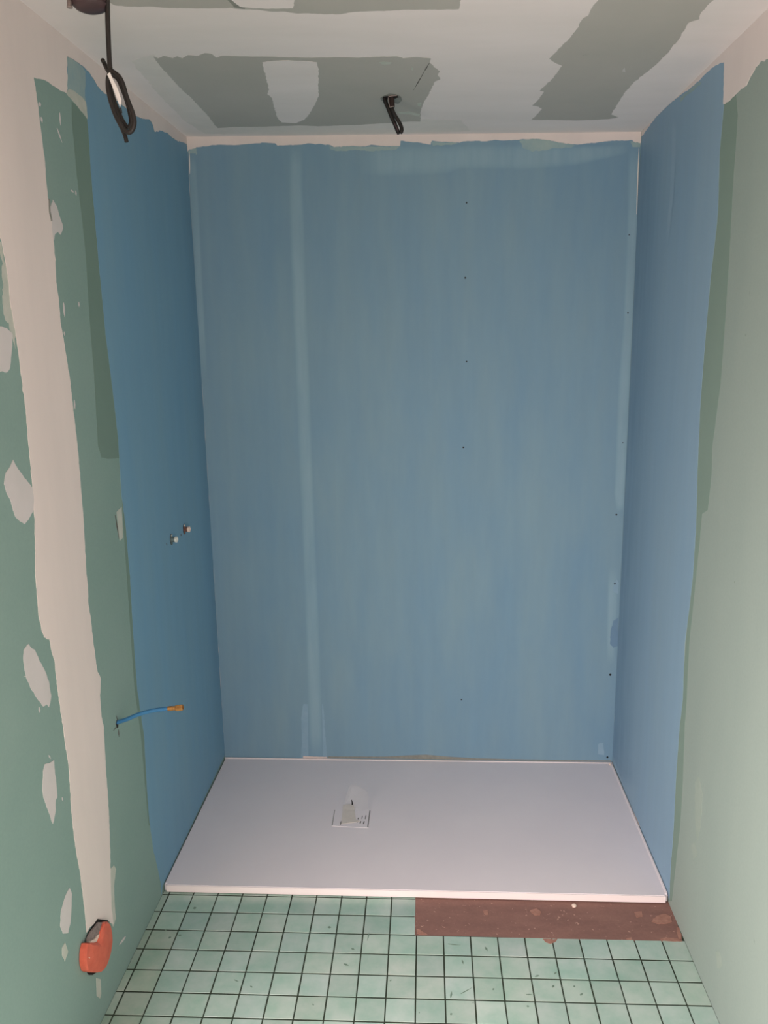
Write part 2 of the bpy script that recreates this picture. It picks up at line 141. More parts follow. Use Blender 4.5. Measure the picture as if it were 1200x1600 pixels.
 'plaster_floor_6': ('floor', [(1.0216,-0.8682),(1.0356,-0.8649),(1.0362,-0.8849),(1.0244,-0.8853)]),
 'plaster_floor_7': ('floor', [(1.4832,-0.8582),(1.5072,-0.8546),(1.5035,-0.8774),(1.4847,-0.8837)]),
 'chip_floor': ('floor', [(1.1883,-0.9833),(1.2033,-0.9828),(1.2179,-0.9849),(1.2314,-0.9818),(1.2238,-0.9951),(1.2078,-1.0034),(1.1940,-0.9961)]),
 'smudge_floor_0': ('floor', [(0.1196,-0.8907),(0.1255,-0.8912),(0.1275,-0.8840),(0.1207,-0.8815),(0.1177,-0.8868)]),
 'smudge_floor_1': ('floor', [(0.0818,-1.0211),(0.0871,-1.0205),(0.0888,-1.0140),(0.0826,-1.0132),(0.0800,-1.0182)]),
 'smudge_floor_2': ('floor', [(0.1090,-1.0096),(0.1144,-1.0104),(0.1171,-1.0050),(0.1109,-1.0027),(0.1076,-1.0065)]),
 'smudge_floor_3': ('floor', [(0.1799,-0.9233),(0.1825,-0.9296),(0.1874,-0.9339),(0.1854,-0.9270),(0.1811,-0.9222)]),
 'smudge_floor_4': ('floor', [(0.0608,-0.9881),(0.0633,-0.9907),(0.0650,-0.9880),(0.0623,-0.9841),(0.0605,-0.9855)]),
 'smudge_floor_5': ('floor', [(0.5499,-0.9594),(0.5560,-0.9620),(0.5612,-0.9571),(0.5549,-0.9525),(0.5494,-0.9556)]),
 'smudge_floor_6': ('floor', [(0.6289,-1.0435),(0.6333,-1.0484),(0.6390,-1.0466),(0.6350,-1.0400),(0.6296,-1.0402)]),
 'smudge_floor_7': ('floor', [(0.6128,-1.1035),(0.6200,-1.1089),(0.6283,-1.1088),(0.6213,-1.1020),(0.6133,-1.1007)]),
 'smudge_floor_8': ('floor', [(0.6740,-1.0094),(0.6764,-0.9912),(0.6764,-0.9721),(0.6735,-0.9905),(0.6729,-1.0092)]),
 'smudge_floor_9': ('floor', [(0.9136,-1.2131),(0.9172,-1.2024),(0.9166,-1.1908),(0.9121,-1.2013),(0.9116,-1.2127)]),
 'smudge_floor_10': ('floor', [(0.9478,-1.0757),(0.9480,-1.0848),(0.9517,-1.0923),(0.9524,-1.0829),(0.9496,-1.0750)]),
 'smudge_floor_11': ('floor', [(0.9408,-1.1993),(0.9571,-1.1885),(0.9727,-1.1753),(0.9560,-1.1856),(0.9403,-1.1982)]),
 'smudge_floor_12': ('floor', [(0.9099,-1.2698),(0.9137,-1.2710),(0.9164,-1.2659),(0.9123,-1.2631),(0.9093,-1.2666)]),
 'smudge_floor_13': ('floor', [(1.0162,-1.0240),(1.0177,-1.0330),(1.0237,-1.0379),(1.0234,-1.0279),(1.0185,-1.0219)]),
 'smudge_floor_14': ('floor', [(1.1478,-1.1314),(1.1545,-1.1309),(1.1606,-1.1250),(1.1539,-1.1242),(1.1476,-1.1288)]),
 'smudge_floor_15': ('floor', [(1.1906,-1.1683),(1.1953,-1.1653),(1.1962,-1.1581),(1.1905,-1.1601),(1.1887,-1.1662)]),
 'smudge_floor_16': ('floor', [(1.1157,-1.1953),(1.1241,-1.1963),(1.1329,-1.1938),(1.1246,-1.1919),(1.1159,-1.1935)]),
 'smudge_floor_17': ('floor', [(1.1127,-1.2346),(1.1153,-1.2374),(1.1195,-1.2352),(1.1173,-1.2311),(1.1134,-1.2321)]),
 'smudge_floor_18': ('floor', [(1.2597,-1.1926),(1.2652,-1.1911),(1.2691,-1.1843),(1.2633,-1.1845),(1.2590,-1.1900)]),
 'smudge_floor_19': ('floor', [(1.2470,-1.1620),(1.2486,-1.1649),(1.2524,-1.1627),(1.2513,-1.1585),(1.2481,-1.1594)]),
 'smudge_floor_20': ('floor', [(1.0284,-1.1829),(1.0316,-1.1806),(1.0316,-1.1754),(1.0276,-1.1770),(1.0268,-1.1815)]),
 'smudge_floor_21': ('floor', [(1.2024,-1.1199),(1.2072,-1.1179),(1.2101,-1.1115),(1.2048,-1.1124),(1.2015,-1.1177)]),
 'smudge_floor_22': ('floor', [(0.9711,-1.2268),(0.9707,-1.2292),(0.9734,-1.2279),(0.9745,-1.2245),(0.9726,-1.2249)]),
 'smudge_floor_23': ('floor', [(0.8271,-1.2662),(0.8281,-1.2689),(0.8309,-1.2670),(0.8303,-1.2632),(0.8280,-1.2639)]),
 'smudge_floor_24': ('floor', [(0.5438,-1.2492),(0.5461,-1.2525),(0.5498,-1.2523),(0.5478,-1.2480),(0.5445,-1.2474)]),
 'smudge_floor_25': ('floor', [(0.3646,-1.1942),(0.3683,-1.1979),(0.3727,-1.1974),(0.3692,-1.1928),(0.3649,-1.1922)]),
 'smudge_floor_26': ('floor', [(0.3152,-1.1730),(0.3221,-1.1775),(0.3293,-1.1785),(0.3225,-1.1732),(0.3154,-1.1713)]),
 'smudge_floor_27': ('floor', [(0.7472,-1.1617),(0.7504,-1.1604),(0.7518,-1.1561),(0.7482,-1.1567),(0.7463,-1.1602)]),
 'smudge_floor_28': ('floor', [(0.9100,-1.0147),(0.9285,-1.0178),(0.9472,-1.0178),(0.9289,-1.0139),(0.9101,-1.0132)]),
 'seam_back_0': ('back', [(0.3690,2.4073),(0.3627,2.2528),(0.3561,2.0324),(0.3583,1.8508),(0.3605,1.6646),(0.3596,1.3271),(0.3618,0.9218),(0.3609,0.5487),(0.3587,0.2710),(0.3528,0.0329),(0.4145,0.0338),(0.4168,0.2716),(0.4180,0.5490),(0.4150,0.9217),(0.4139,1.3266),(0.4136,1.6638),(0.4131,1.8498),(0.4149,2.0311),(0.4137,2.2515),(0.4194,2.4059)]),
 'seam_back_1': ('back', [(1.5562,2.3699),(1.5636,2.1584),(1.5659,2.0066),(1.5655,1.7611),(1.5575,1.5726),(1.5586,1.3812),(1.5590,1.1453),(1.5718,1.0708),(1.6001,1.0706),(1.6001,1.1451),(1.6003,1.3808),(1.6004,1.5720),(1.6006,1.7605),(1.6007,2.0058),(1.6008,2.1575),(1.6010,2.3687)]),
 'seam_back_2': ('back', [(0.0029,2.3918),(0.0012,2.2619),(0.0002,1.9947),(-0.0003,1.5745),(0.0243,1.5742),(0.0288,1.9942),(0.0317,2.2612),(0.0308,2.3911)]),
 'seam_back_3': ('back', [(0.6154,2.3983),(0.7966,2.3953),(0.9318,2.3916),(0.9767,2.3924),(1.2000,2.3882),(1.3775,2.3791),(1.5646,2.3780),(1.5660,2.3488),(1.3796,2.3141),(1.2016,2.3040),(0.9769,2.3142),(0.9318,2.2984),(0.7957,2.2956),(0.6131,2.2982)]),
 'seam_back_4': ('back', [(1.5492,0.8556),(1.5521,0.6605),(1.5581,0.4468),(1.5907,0.4470),(1.5916,0.6606),(1.5907,0.8556)]),
 'seam_right_0': ('right', [(-0.3771,2.3742),(-0.3914,2.2679),(-0.3999,2.1564),(-0.3804,2.0090),(-0.4232,2.0044),(-0.4484,2.1485),(-0.4465,2.2567),(-0.4323,2.3608)]),
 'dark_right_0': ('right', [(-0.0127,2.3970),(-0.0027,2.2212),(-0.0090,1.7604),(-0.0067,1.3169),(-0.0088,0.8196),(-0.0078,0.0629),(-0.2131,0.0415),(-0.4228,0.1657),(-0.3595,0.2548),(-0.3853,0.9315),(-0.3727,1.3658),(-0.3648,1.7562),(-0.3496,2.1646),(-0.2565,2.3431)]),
 'gap_back': ('back', [(0.4334,0.0381),(0.6678,0.0402),(0.7738,0.0474),(0.8398,0.0512),(0.9319,0.0438),(1.0369,0.0380),(1.1938,0.0359),(1.4016,0.0345),(1.5951,0.0358),(1.5953,0.0307),(1.4018,0.0302),(1.0370,0.0309),(0.6677,0.0315),(0.4331,0.0311)]),
 'smear_right': ('right', [(-0.2412,0.0046),(-0.2981,0.0262),(-0.3564,0.0285),(-0.4121,0.0330),(-0.4579,0.0322),(-0.4166,0.0104),(-0.3437,-0.0055),(-0.2652,-0.0127)]),
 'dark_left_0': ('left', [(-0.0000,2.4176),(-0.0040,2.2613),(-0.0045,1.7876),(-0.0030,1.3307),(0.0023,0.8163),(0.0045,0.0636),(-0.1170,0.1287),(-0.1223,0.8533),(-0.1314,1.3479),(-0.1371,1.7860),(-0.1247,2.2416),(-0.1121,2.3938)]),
 'thin_ceil_0': ('ceil', [(0.0977,-0.8213),(0.1718,-0.8667),(0.1807,-0.7918),(0.1638,-0.1554),(0.3735,-0.1710),(0.6320,-0.1837),(0.8543,-0.2058),(0.9698,-0.1842),(1.0083,-0.0364),(0.7076,-0.0139),(0.3243,-0.0226),(0.0787,-0.0434),(0.0597,-0.2108),(0.0701,-0.5058)]),
 'thin_ceil_1': ('ceil', [(0.8978,-0.8263),(0.9166,-0.7033),(0.9020,-0.5300),(0.8689,-0.3283),(0.8518,-0.1315),(0.9598,-0.1682),(0.9784,-0.4622),(0.9934,-0.6996),(0.9795,-0.8029)]),
 'thin_ceil_2': ('ceil', [(1.4644,-0.2008),(1.4344,-0.4663),(1.4614,-0.7596),(1.4629,-0.9788),(1.4717,-1.0555),(1.4670,-1.1606),(1.5203,-1.1580),(1.5361,-0.9549),(1.5395,-0.7254),(1.5351,-0.4679),(1.5315,-0.2594),(1.5294,-0.1413)]),
 'thin_ceil_3': ('ceil', [(1.1834,-0.1411),(1.1898,-0.3130),(1.1887,-0.5162),(1.1958,-0.7163),(1.1715,-0.7935),(1.2047,-0.9505),(1.2202,-1.1730),(1.1935,-1.1743),(1.1671,-0.9524),(1.1422,-0.7702),(1.1520,-0.5788),(1.1341,-0.3156),(1.1327,-0.1182)]),
}


# ------------------------------------------------------------------ materials
def lin(c):
    return tuple((v / 255 / 12.92) if v / 255 <= 0.04045 else ((v / 255 + 0.055) / 1.055) ** 2.4 for v in c) + (1,)


def material(name, c1, c2=None, rough=0.7, scale=3.0, stretch=(1, 1, 1), lo=0.3, hi=0.7, fine=0.0, fine_scale=120,
             bump=0.0, bump_scale=60, bump_stretch=(1, 1, 1), metal=0.0, spec=0.4, brush=0.0, specks=None, tile_attr=False, wave=None):
    m = bpy.data.materials.new(name)
    m.use_nodes = True
    nt = m.node_tree
    N, L = nt.nodes, nt.links
    b = N['Principled BSDF']
    b.inputs['Roughness'].default_value = rough
    b.inputs['Metallic'].default_value = metal
    b.inputs['Specular IOR Level'].default_value = spec
    tc = N.new('ShaderNodeTexCoord')

    def mapped(st):
        mp = N.new('ShaderNodeMapping')
        mp.inputs['Scale'].default_value = st
        L.new(tc.outputs['Object'], mp.inputs[0])
        return mp.outputs[0]

    def noise(vec, sc, detail=4):
        n = N.new('ShaderNodeTexNoise')
        n.inputs['Scale'].default_value = sc
        n.inputs['Detail'].default_value = detail
        n.inputs['Roughness'].default_value = 0.6
        L.new(vec, n.inputs['Vector'])
        return n.outputs['Fac']

    def ramp(fac, a, z):
        r = N.new('ShaderNodeMapRange')
        r.inputs['From Min'].default_value, r.inputs['From Max'].default_value = a, z
        L.new(fac, r.inputs['Value'])
        return r.outputs['Result']

    def mix(fac, a, c, mode='MIX'):
        x = N.new('ShaderNodeMix')
        x.data_type = 'RGBA'
        x.blend_type = mode
        if isinstance(fac, float):
            x.inputs['Factor'].default_value = fac
        else:
            L.new(fac, x.inputs['Factor'])
        for v, s in ((a, x.inputs['A']), (c, x.inputs['B'])):
            if isinstance(v, tuple):
                s.default_value = v
            else:
                L.new(v, s)
        return x.outputs['Result']
    col = lin(c1)
    if c2:
        col = mix(ramp(noise(mapped(stretch), scale), lo, hi), lin(c1), lin(c2))
    if tile_attr:
        at = N.new('ShaderNodeAttribute')
        at.attribute_name = 'tile_tone'
        hs = N.new('ShaderNodeMix')
        hs.data_type = 'RGBA'
        hs.blend_type = 'MULTIPLY'
        hs.inputs['Factor'].default_value = 1
        L.new(col, hs.inputs['A'])
        L.new(at.outputs['Color'], hs.inputs['B'])
        col = hs.outputs['Result']
    if fine:
        f = ramp(noise(mapped((1, 1, 1)), fine_scale, 2), 0.3, 0.7)
        g = N.new('ShaderNodeMapRange')
        g.inputs['To Min'].default_value, g.inputs['To Max'].default_value = 1 - fine, 1 + fine
        L.new(f, g.inputs['Value'])
        sc = N.new('ShaderNodeVectorMath')
        sc.operation = 'SCALE'
        if isinstance(col, tuple):
            sc.inputs[0].default_value = col[:3]
        else:
            L.new(col, sc.inputs[0])
        L.new(g.outputs['Result'], sc.inputs['Scale'])
        col = sc.outputs[0]
    if brush:                                  # roller and brush streaks running up the wall
        g2 = N.new('ShaderNodeMapRange')
        g2.inputs['To Min'].default_value, g2.inputs['To Max'].default_value = 1 - brush, 1 + brush
        L.new(ramp(noise(mapped((22, 22, 2.2)), 1.0, 3), 0.3, 0.7), g2.inputs['Value'])
        s2 = N.new('ShaderNodeVectorMath')
        s2.operation = 'SCALE'
        L.new(col, s2.inputs[0])
        L.new(g2.outputs['Result'], s2.inputs['Scale'])
        col = s2.outputs[0]
    if specks:
        scol, ssc, th = specks
        col = mix(ramp(noise(mapped((1, 1, 1)), ssc, 3), th, th + 0.03), col, lin(scol))
    if wave:                                   # a whiter coat over taped joints or a darker tone at corners, fading out
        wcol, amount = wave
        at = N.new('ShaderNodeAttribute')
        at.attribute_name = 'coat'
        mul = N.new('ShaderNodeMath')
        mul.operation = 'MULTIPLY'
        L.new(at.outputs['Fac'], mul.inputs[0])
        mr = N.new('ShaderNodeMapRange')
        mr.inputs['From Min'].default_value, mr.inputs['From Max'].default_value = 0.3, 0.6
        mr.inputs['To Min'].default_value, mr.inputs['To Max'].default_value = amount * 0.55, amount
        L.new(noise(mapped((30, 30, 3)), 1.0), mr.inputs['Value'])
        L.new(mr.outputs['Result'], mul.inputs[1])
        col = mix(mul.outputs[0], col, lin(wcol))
    if isinstance(col, tuple):
        b.inputs['Base Color'].default_value = col
    else:
        L.new(col, b.inputs['Base Color'])
    if bump:
        bp = N.new('ShaderNodeBump')
        bp.inputs['Strength'].default_value = bump
        bp.inputs['Distance'].default_value = 0.002
        L.new(noise(mapped(bump_stretch), bump_scale), bp.inputs['Height'])
        L.new(bp.outputs[0], b.inputs['Normal'])
    return m


BLUE, BLUE2 = (114, 151, 174), (128, 159, 172)
MEM = dict(rough=0.62, scale=2.2, stretch=(3.0, 3.0, 0.7), lo=0.25, hi=0.75, bump=0.12, bump_scale=1, bump_stretch=(60, 60, 6), spec=0.3, brush=0.022)
M = {
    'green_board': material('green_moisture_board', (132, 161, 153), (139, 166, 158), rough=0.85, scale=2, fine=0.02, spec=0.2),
    'green_board_right': material('pale_green_moisture_board', (148, 165, 157), (154, 170, 161), rough=0.85, scale=1.6, stretch=(1, 2.5, .6), fine=0.02, spec=0.2, specks=((136, 152, 140), 26, 0.735)),  # paler tone of the green board with sparse darker specks
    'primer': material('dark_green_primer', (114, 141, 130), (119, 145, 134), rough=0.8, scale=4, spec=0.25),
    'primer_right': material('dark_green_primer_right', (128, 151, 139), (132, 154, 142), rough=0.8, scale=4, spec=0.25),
    'compound': material('joint_compound', (231, 222, 215), (222, 214, 208), rough=0.85, scale=3, stretch=(2, 2, .5), spec=0.2, bump=0.1, bump_scale=14),
    'compound_ceiling': material('ceiling_joint_compound', (238, 231, 227), (230, 224, 219), rough=0.85, scale=2.5, stretch=(.7, 2.5, 1), spec=0.2, bump=0.08, bump_scale=14),
    'filler': material('filler', (211, 208, 206), (204, 203, 200), rough=0.85, scale=12, spec=0.2),
    'thin_filler': material('thin_filler', (180, 190, 178), (196, 200, 190), rough=0.85, scale=30, spec=0.2),
    'thin_membrane': material('thin_blue_coat', (140, 170, 176), (160, 182, 178), rough=0.7, scale=14, spec=0.2),
    'membrane': material('blue_waterproof_membrane', BLUE, BLUE2, **MEM),
    'membrane_seam': material('blue_membrane_over_joint', BLUE, BLUE2, wave=((152, 184, 194), 0.55), **MEM),
    'dark_left': material('corner_shade_left', (114, 159, 186), (122, 162, 181), wave=((100, 138, 162), 0.5), **MEM),  # shade of the left corner put into the membrane colour
    'dark_right': material('deeper_blue_right', (136, 168, 190), (142, 171, 188), wave=((112, 144, 168), 0.75), **MEM),  # blue that deepens towards the right corner
    'seam_right': material('membrane_over_joint_right', (136, 168, 190), (142, 171, 188), wave=((160, 186, 202), 0.5), **MEM),
    'membrane_deep': material('blue_membrane_deep', (100, 134, 162), (108, 142, 166), rough=0.6, scale=20),
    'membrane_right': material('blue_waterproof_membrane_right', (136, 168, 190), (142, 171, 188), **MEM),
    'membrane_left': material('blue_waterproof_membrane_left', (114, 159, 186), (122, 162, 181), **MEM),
    'membrane_light': material('blue_membrane_light_patch', (138, 170, 188), (128, 162, 182), rough=0.6, scale=20),
    'bare_board': material('bare_grey_green_board', (178, 178, 170), (186, 184, 176), rough=0.85, scale=3, spec=0.2, specks=((150, 152, 146), 22, 0.76)),
    'tray': material('matt_white_tray', (236, 231, 233), (231, 226, 229), rough=0.5, scale=3, spec=0.35, bump=0.12, bump_scale=220),
    'tray_edge': material('white_tray_edge', (246, 238, 236), rough=0.4),
    'scuff': material('pale_green_scuff', (160, 174, 164), (152, 169, 157), rough=0.85, scale=30, spec=0.2),
    'thin_ceiling': material('thin_ceiling_compound', (220, 217, 210), (230, 225, 218), rough=0.85, scale=8, spec=0.2),
    'tile': material('mint_glazed_tile', (156, 190, 175), (192, 208, 200), rough=0.25, scale=11, lo=0.3, hi=0.75, spec=0.5, tile_attr=True, specks=((152, 178, 166), 17, 0.77)),
    'grout': material('dark_green_grout', (38, 52, 42), (52, 62, 46), rough=0.9, scale=20),
    'screed': material('brown_adhesive_screed', (126, 95, 87), (145, 110, 100), rough=0.9, scale=9, stretch=(.6, 1.4, 1), fine=0.05, specks=((182, 146, 132), 75, 0.655), bump=0.5, bump_scale=50),
    'screed_plaster': material('dusty_plaster_residue', (176, 134, 118), (150, 110, 96), rough=0.9, scale=60),
    'smudge': material('grey_green_smudge', (106, 132, 116), (124, 148, 132), rough=0.5, scale=60),
    'crack': material('dark_crack', (88, 86, 80), rough=0.9),
    'hole': material('dark_hole', (26, 24, 22), rough=0.95),
    'stain': material('grey_smear', (128, 130, 124), (146, 150, 140), rough=0.9, scale=60),
    'black_cable': material('black_cable_sheath', (30, 28, 26), (40, 37, 33), rough=0.45, scale=40),
    'brown_cable': material('dark_brown_cable_sheath', (46, 34, 30), rough=0.5),
    'white_tape': material('white_cable_strip', (226, 224, 218), rough=0.5),
    'mauve': material('dark_mauve_plastic', (78, 61, 62), (66, 51, 52), rough=0.5, scale=30),
    'grey_plastic': material('grey_plastic', (138, 128, 122), rough=0.45),
    'blue_pipe': material('blue_plastic_pipe', (56, 116, 164), (66, 126, 170), rough=0.35, scale=20),
    'brass': material('brass', (206, 156, 96), (170, 118, 66), rough=0.35, scale=200, metal=0.7),
    'zinc': material('grey_zinc', (120, 138, 138), (90, 106, 106), rough=0.5, scale=160, metal=0.3),
    'copper': material('brown_copper', (138, 98, 84), (98, 70, 62), rough=0.5, scale=160, metal=0.3),
    'white_plug': material('white_plug', (222, 226, 216), rough=0.4),
    'cream_plug': material('cream_plug', (232, 212, 196), rough=0.4),
    'screw': material('blackened_screw', (30, 34, 36), rough=0.5, metal=0.3),
    'orange': material('orange_plastic', (222, 112, 88), (208, 98, 76), rough=0.5, scale=40, specks=((226, 128, 100), 60, 0.72)),
    'grey_rubble': material('grey_plaster_rubble', (150, 138, 132), (116, 108, 106), rough=0.95, scale=90, bump=0.8, bump_scale=200),
    'cream_tape': material('cream_masking_tape', (224, 217, 208), (214, 208, 199), rough=0.7, scale=40),
    'caulk': material('white_caulk', (222, 220, 212), rough=0.5),
    'pink_tape': material('pinkish_dust', (214, 200, 192), rough=0.7),
    'wood_white': material('white_painted_frame', (225, 222, 216), rough=0.5),
}


def film_material():
    m = bpy.data.materials.new('clear_plastic_film')
    m.use_nodes = True
    nt = m.node_tree
    b = nt.nodes['Principled BSDF']
    b.inputs['Base Color'].default_value = (0.82, 0.80, 0.74, 1)
    b.inputs['Roughness'].default_value = 0.18
    tr = nt.nodes.new('ShaderNodeBsdfTransparent')
    mx = nt.nodes.new('ShaderNodeMixShader')
    mx.inputs[0].default_value = 0.08
    nt.links.new(tr.outputs[0], mx.inputs[1])
    nt.links.new(b.outputs[0], mx.inputs[2])
    nt.links.new(mx.outputs[0], nt.nodes['Material Output'].inputs[0])
    return m


M['film'] = film_material()


# ------------------------------------------------------------------ helpers
def obj(name, bm, mat, parent=None, smooth=False):
    bmesh.ops.recalc_face_normals(bm, faces=bm.faces)
    me = bpy.data.meshes.new(name)
    bm.to_mesh(me)
    bm.free()
    if smooth:
        for p in me.polygons:
            p.use_smooth = True
    me.materials.append(M[mat])
    o = bpy.data.objects.new(name, me)
    COL.objects.link(o)
    if parent:
        o.parent = parent
        o.matrix_parent_inverse = Matrix.Translation(parent.location).inverted()
    return o


def empty(name, loc, label, cat, group=None):
    o = bpy.data.objects.new(name, None)
    o.empty_display_size = 0.05
    COL.objects.link(o)
    o.location = loc
    o['label'], o['category'] = label, cat
    if group:
        o['group'] = group
    return o


def struct(name, bm, mat, label=None):
    o = obj(name, bm, mat)
    o['kind'] = 'structure'
    if label:
        o['label'] = label
    return o


def box(bm, x0, x1, y0, y1, z0, z1):
    vs = [bm.verts.new(p) for p in ((x0, y0, z0), (x1, y0, z0), (x1, y1, z0), (x0, y1, z0),
                                    (x0, y0, z1), (x1, y0, z1), (x1, y1, z1), (x0, y1, z1))]
    for f in ((3, 2, 1, 0), (4, 5, 6, 7), (0, 1, 5, 4), (1, 2, 6, 5), (2, 3, 7, 6), (3, 0, 4, 7)):
        bm.faces.new([vs[i] for i in f])
    return vs


def ceil_z(x):
    return CEIL_L + (CEIL_R - CEIL_L) * x / ROOM_W


def lift(plane, a, b, h):
    """a point of an outline, h metres off its wall into the room"""
    if plane == 'left':
        return (h, a, b)
    if plane == 'right':
        return (ROOM_W - h, a, b)
    if plane == 'back':
        return (a, -h, b)
    if plane == 'ceil':
        return (a, b, ceil_z(a) - h)
    return (a, b, h)


def ragged(pts, amp, step=0.006, seed=0.0):
    """break a straight-sided outline into a hand-worked edge"""
    out = []
    n = len(pts)
    for i in range(n):
        p, q = Vector(pts[i]), Vector(pts[(i + 1) % n])
        d = q - p
        k = max(1, min(60, int(d.length / step)))
        nrm = Vector((-d.y, d.x)).normalized() if d.length > 1e-6 else Vector((0, 0))
        for j in range(k):
            t = j / k
            c = p + d * t
            w = mnoise.noise((c.x * 60, c.y * 60, seed)) * 0.6 + mnoise.noise((c.x * 190, c.y * 190, seed + 5)) * 0.4
            e = amp * w * (1 if j else 0.4)
            out.append((c.x + nrm.x * e, c.y + nrm.y * e))
    return out


def layer(key, h, mat, parent, name, amp=0.0, label=None, h0=0.0, zmin=None):
    """a thin coat on a wall: the outline given real thickness h"""
    plane, pts = OUTLINES[key]
    if amp:
        pts = ragged(pts, amp, seed=len(key) * 1.7)
    lim = []
    for a, b in pts:                       # keep coats within the room
        if plane in ('left', 'right', 'back'):
            b = max(b, 0.0)
            b = min(b, (ceil_z(0) if plane == 'left' else ceil_z(ROOM_W) if plane == 'right' else ceil_z(a)))
        if plane in ('left', 'right'):
            a = min(a, 0.0)
        else:
            a = min(max(a, 0.0), ROOM_W)
        if plane in ('ceil', 'floor'):
            b = min(b, 0.0)
        lim.append((a, b))
    pts = lim
    tris = tessellate_polygon([[Vector((a, b, 0)) for a, b in pts]])
    bm = bmesh.new()
    bot = [bm.verts.new(lift(plane, a, b, h0)) for a, b in pts]
    top = [bm.verts.new(lift(plane, a, b, h)) for a, b in pts]
    for t in tris:
        try:
            bm.faces.new([top[i] for i in t])
        except ValueError:
            pass
    n = len(pts)
    for i in range(n):
        j = (i + 1) % n
        try:
            bm.faces.new((bot[i], bot[j], top[j], top[i]))
        except ValueError:
            pass
    me_o = obj(name, bm, mat, parent)
    # face the room
    if label:
        me_o['label'] = label
    return me_o


def seam(key, h, mat, parent, name, label=None, cols=8, one_sided=False):
    """a strip between two edges whose second tone fades out towards them"""
    plane, pts = OUTLINES[key]
    n = len(pts) // 2
    A, B = pts[:n], pts[n:][::-1]
    rows = []
    for i in range(n - 1):
        k = 12
        for j in range(k + (1 if i == n - 2 else 0)):
            t = j / k
            a = Vector(A[i]).lerp(Vector(A[i + 1]), t)
            b = Vector(B[i]).lerp(Vector(B[i + 1]), t)
            rows.append((a, b))
    prof = [0, .55, .9, 1, 1, 1, .9, .55, 0] if not one_sided else [1, 1, 1, .9, .75, .6, .4, .2, 0]
    bm = bmesh.new()
    lay = bm.verts.layers.float_color.new('coat')
    grid = []
    for r, (a, b) in enumerate(rows):
        endf = min(1, r / 5, (len(rows) - 1 - r) / 5)
        line_ = []
        for c in range(9):
            p = a.lerp(b, c / 8)
            v = bm.verts.new(lift(plane, p.x, min(p.y, 0) if plane in ('left', 'right') and False else p.y, h))
            w = prof[c] * endf * (0.85 + 0.3 * mnoise.noise((p.x * 25, p.y * 6, 3)))
            w = max(0, min(1, w))
            v[lay] = (w, w, w, 1)
            line_.append(v)
        grid.append(line_)
    for r in range(len(grid) - 1):
        for c in range(8):
            bm.faces.new((grid[r][c], grid[r][c + 1], grid[r + 1][c + 1], grid[r + 1][c]))
    o = obj(name, bm, mat, parent)
    if label:
        o['label'] = label
    return o


def spline(pts, sub=8):
    P = [Vector(p) for p in pts]
    out = []
    for i in range(len(P) - 1):
        p0, p1, p2, p3 = P[max(i - 1, 0)], P[i], P[i + 1], P[min(i + 2, len(P) - 1)]
        for j in range(sub):
            t = j / sub
            out.append(0.5 * ((2 * p1) + (p2 - p0) * t + (2 * p0 - 5 * p1 + 4 * p2 - p3) * t * t
                              + (3 * p1 - p0 - 3 * p2 + p3) * t ** 3))
    out.append(P[-1])
    return out


def tube(bm, pts, r, seg=12, sub=8, flat=1.0):
    """sweep a circle along a smooth path (r may be a function of 0..1)"""
    S = spline(pts, sub) if len(pts) > 2 else [Vector(p) for p in pts]
    rings = []
    up = None
    for i, p in enumerate(S):
        t = (S[min(i + 1, len(S) - 1)] - S[max(i - 1, 0)]).normalized()
        if up is None:
            up = t.orthogonal().normalized()
        else:
            up = (up - t * up.dot(t)).normalized()
        side = t.cross(up)
        rr = r(i / (len(S) - 1)) if callable(r) else r
        rings.append([bm.verts.new(p + (up * math.cos(a) + side * math.sin(a) * flat) * rr)
                      for a in [2 * math.pi * k / seg for k in range(seg)]])
    for i in range(len(rings) - 1):
        for k in range(seg):
            bm.faces.new((rings[i][k], rings[i][(k + 1) % seg], rings[i + 1][(k + 1) % seg], rings[i + 1][k]))
    bm.faces.new(rings[0][::-1])
    bm.faces.new(rings[-1])


def lathe(bm, origin, axis, prof, seg=24, flat=None):
    """profile [(distance along axis, radius)]"""
    o, ax = Vector(origin), Vector(axis).normalized()
    u = ax.orthogonal().normalized()
    v = ax.cross(u)
    rings = []
    for d, r in prof:
        rings.append([bm.verts.new(o + ax * d + (u * math.cos(a) + v * math.sin(a)) * max(r, 1e-5))
                      for a in [2 * math.pi * k / seg for k in range(seg)]])
    for i in range(len(rings) - 1):
        for k in range(seg):
            bm.faces.new((rings[i][k], rings[i][(k + 1) % seg], rings[i + 1][(k + 1) % seg], rings[i + 1][k]))
    bm.faces.new(rings[0][::-1])
    bm.faces.new(rings[-1])


def prism(bm, pts, offset, crown=0.0):
    """closed outline of 3-D points extruded by a vector, its front face raised towards the middle"""
    off = Vector(offset)
    P = [Vector(p) for p in pts]
    c = sum(P, Vector()) / len(P)
    base = [bm.verts.new(p) for p in P]
    rings = [base]
    for s, k in ((1.0, 0.82), (0.94, 0.97), (0.82, 1.0), (0.55, 1.0 + crown * .7), (0.25, 1.0 + crown)):
        rings.append([bm.verts.new(c + (p - c) * s + off * k) for p in P])
    n = len(P)
    for i in range(len(rings) - 1):
        for j in range(n):
            bm.faces.new((rings[i][j], rings[i][(j + 1) % n], rings[i + 1][(j + 1) % n], rings[i + 1][j]))
    mid = bm.verts.new(c + off * (1.0 + crown))
    for j in range(n):
        bm.faces.new((rings[-1][j], rings[-1][(j + 1) % n], mid))
    return base


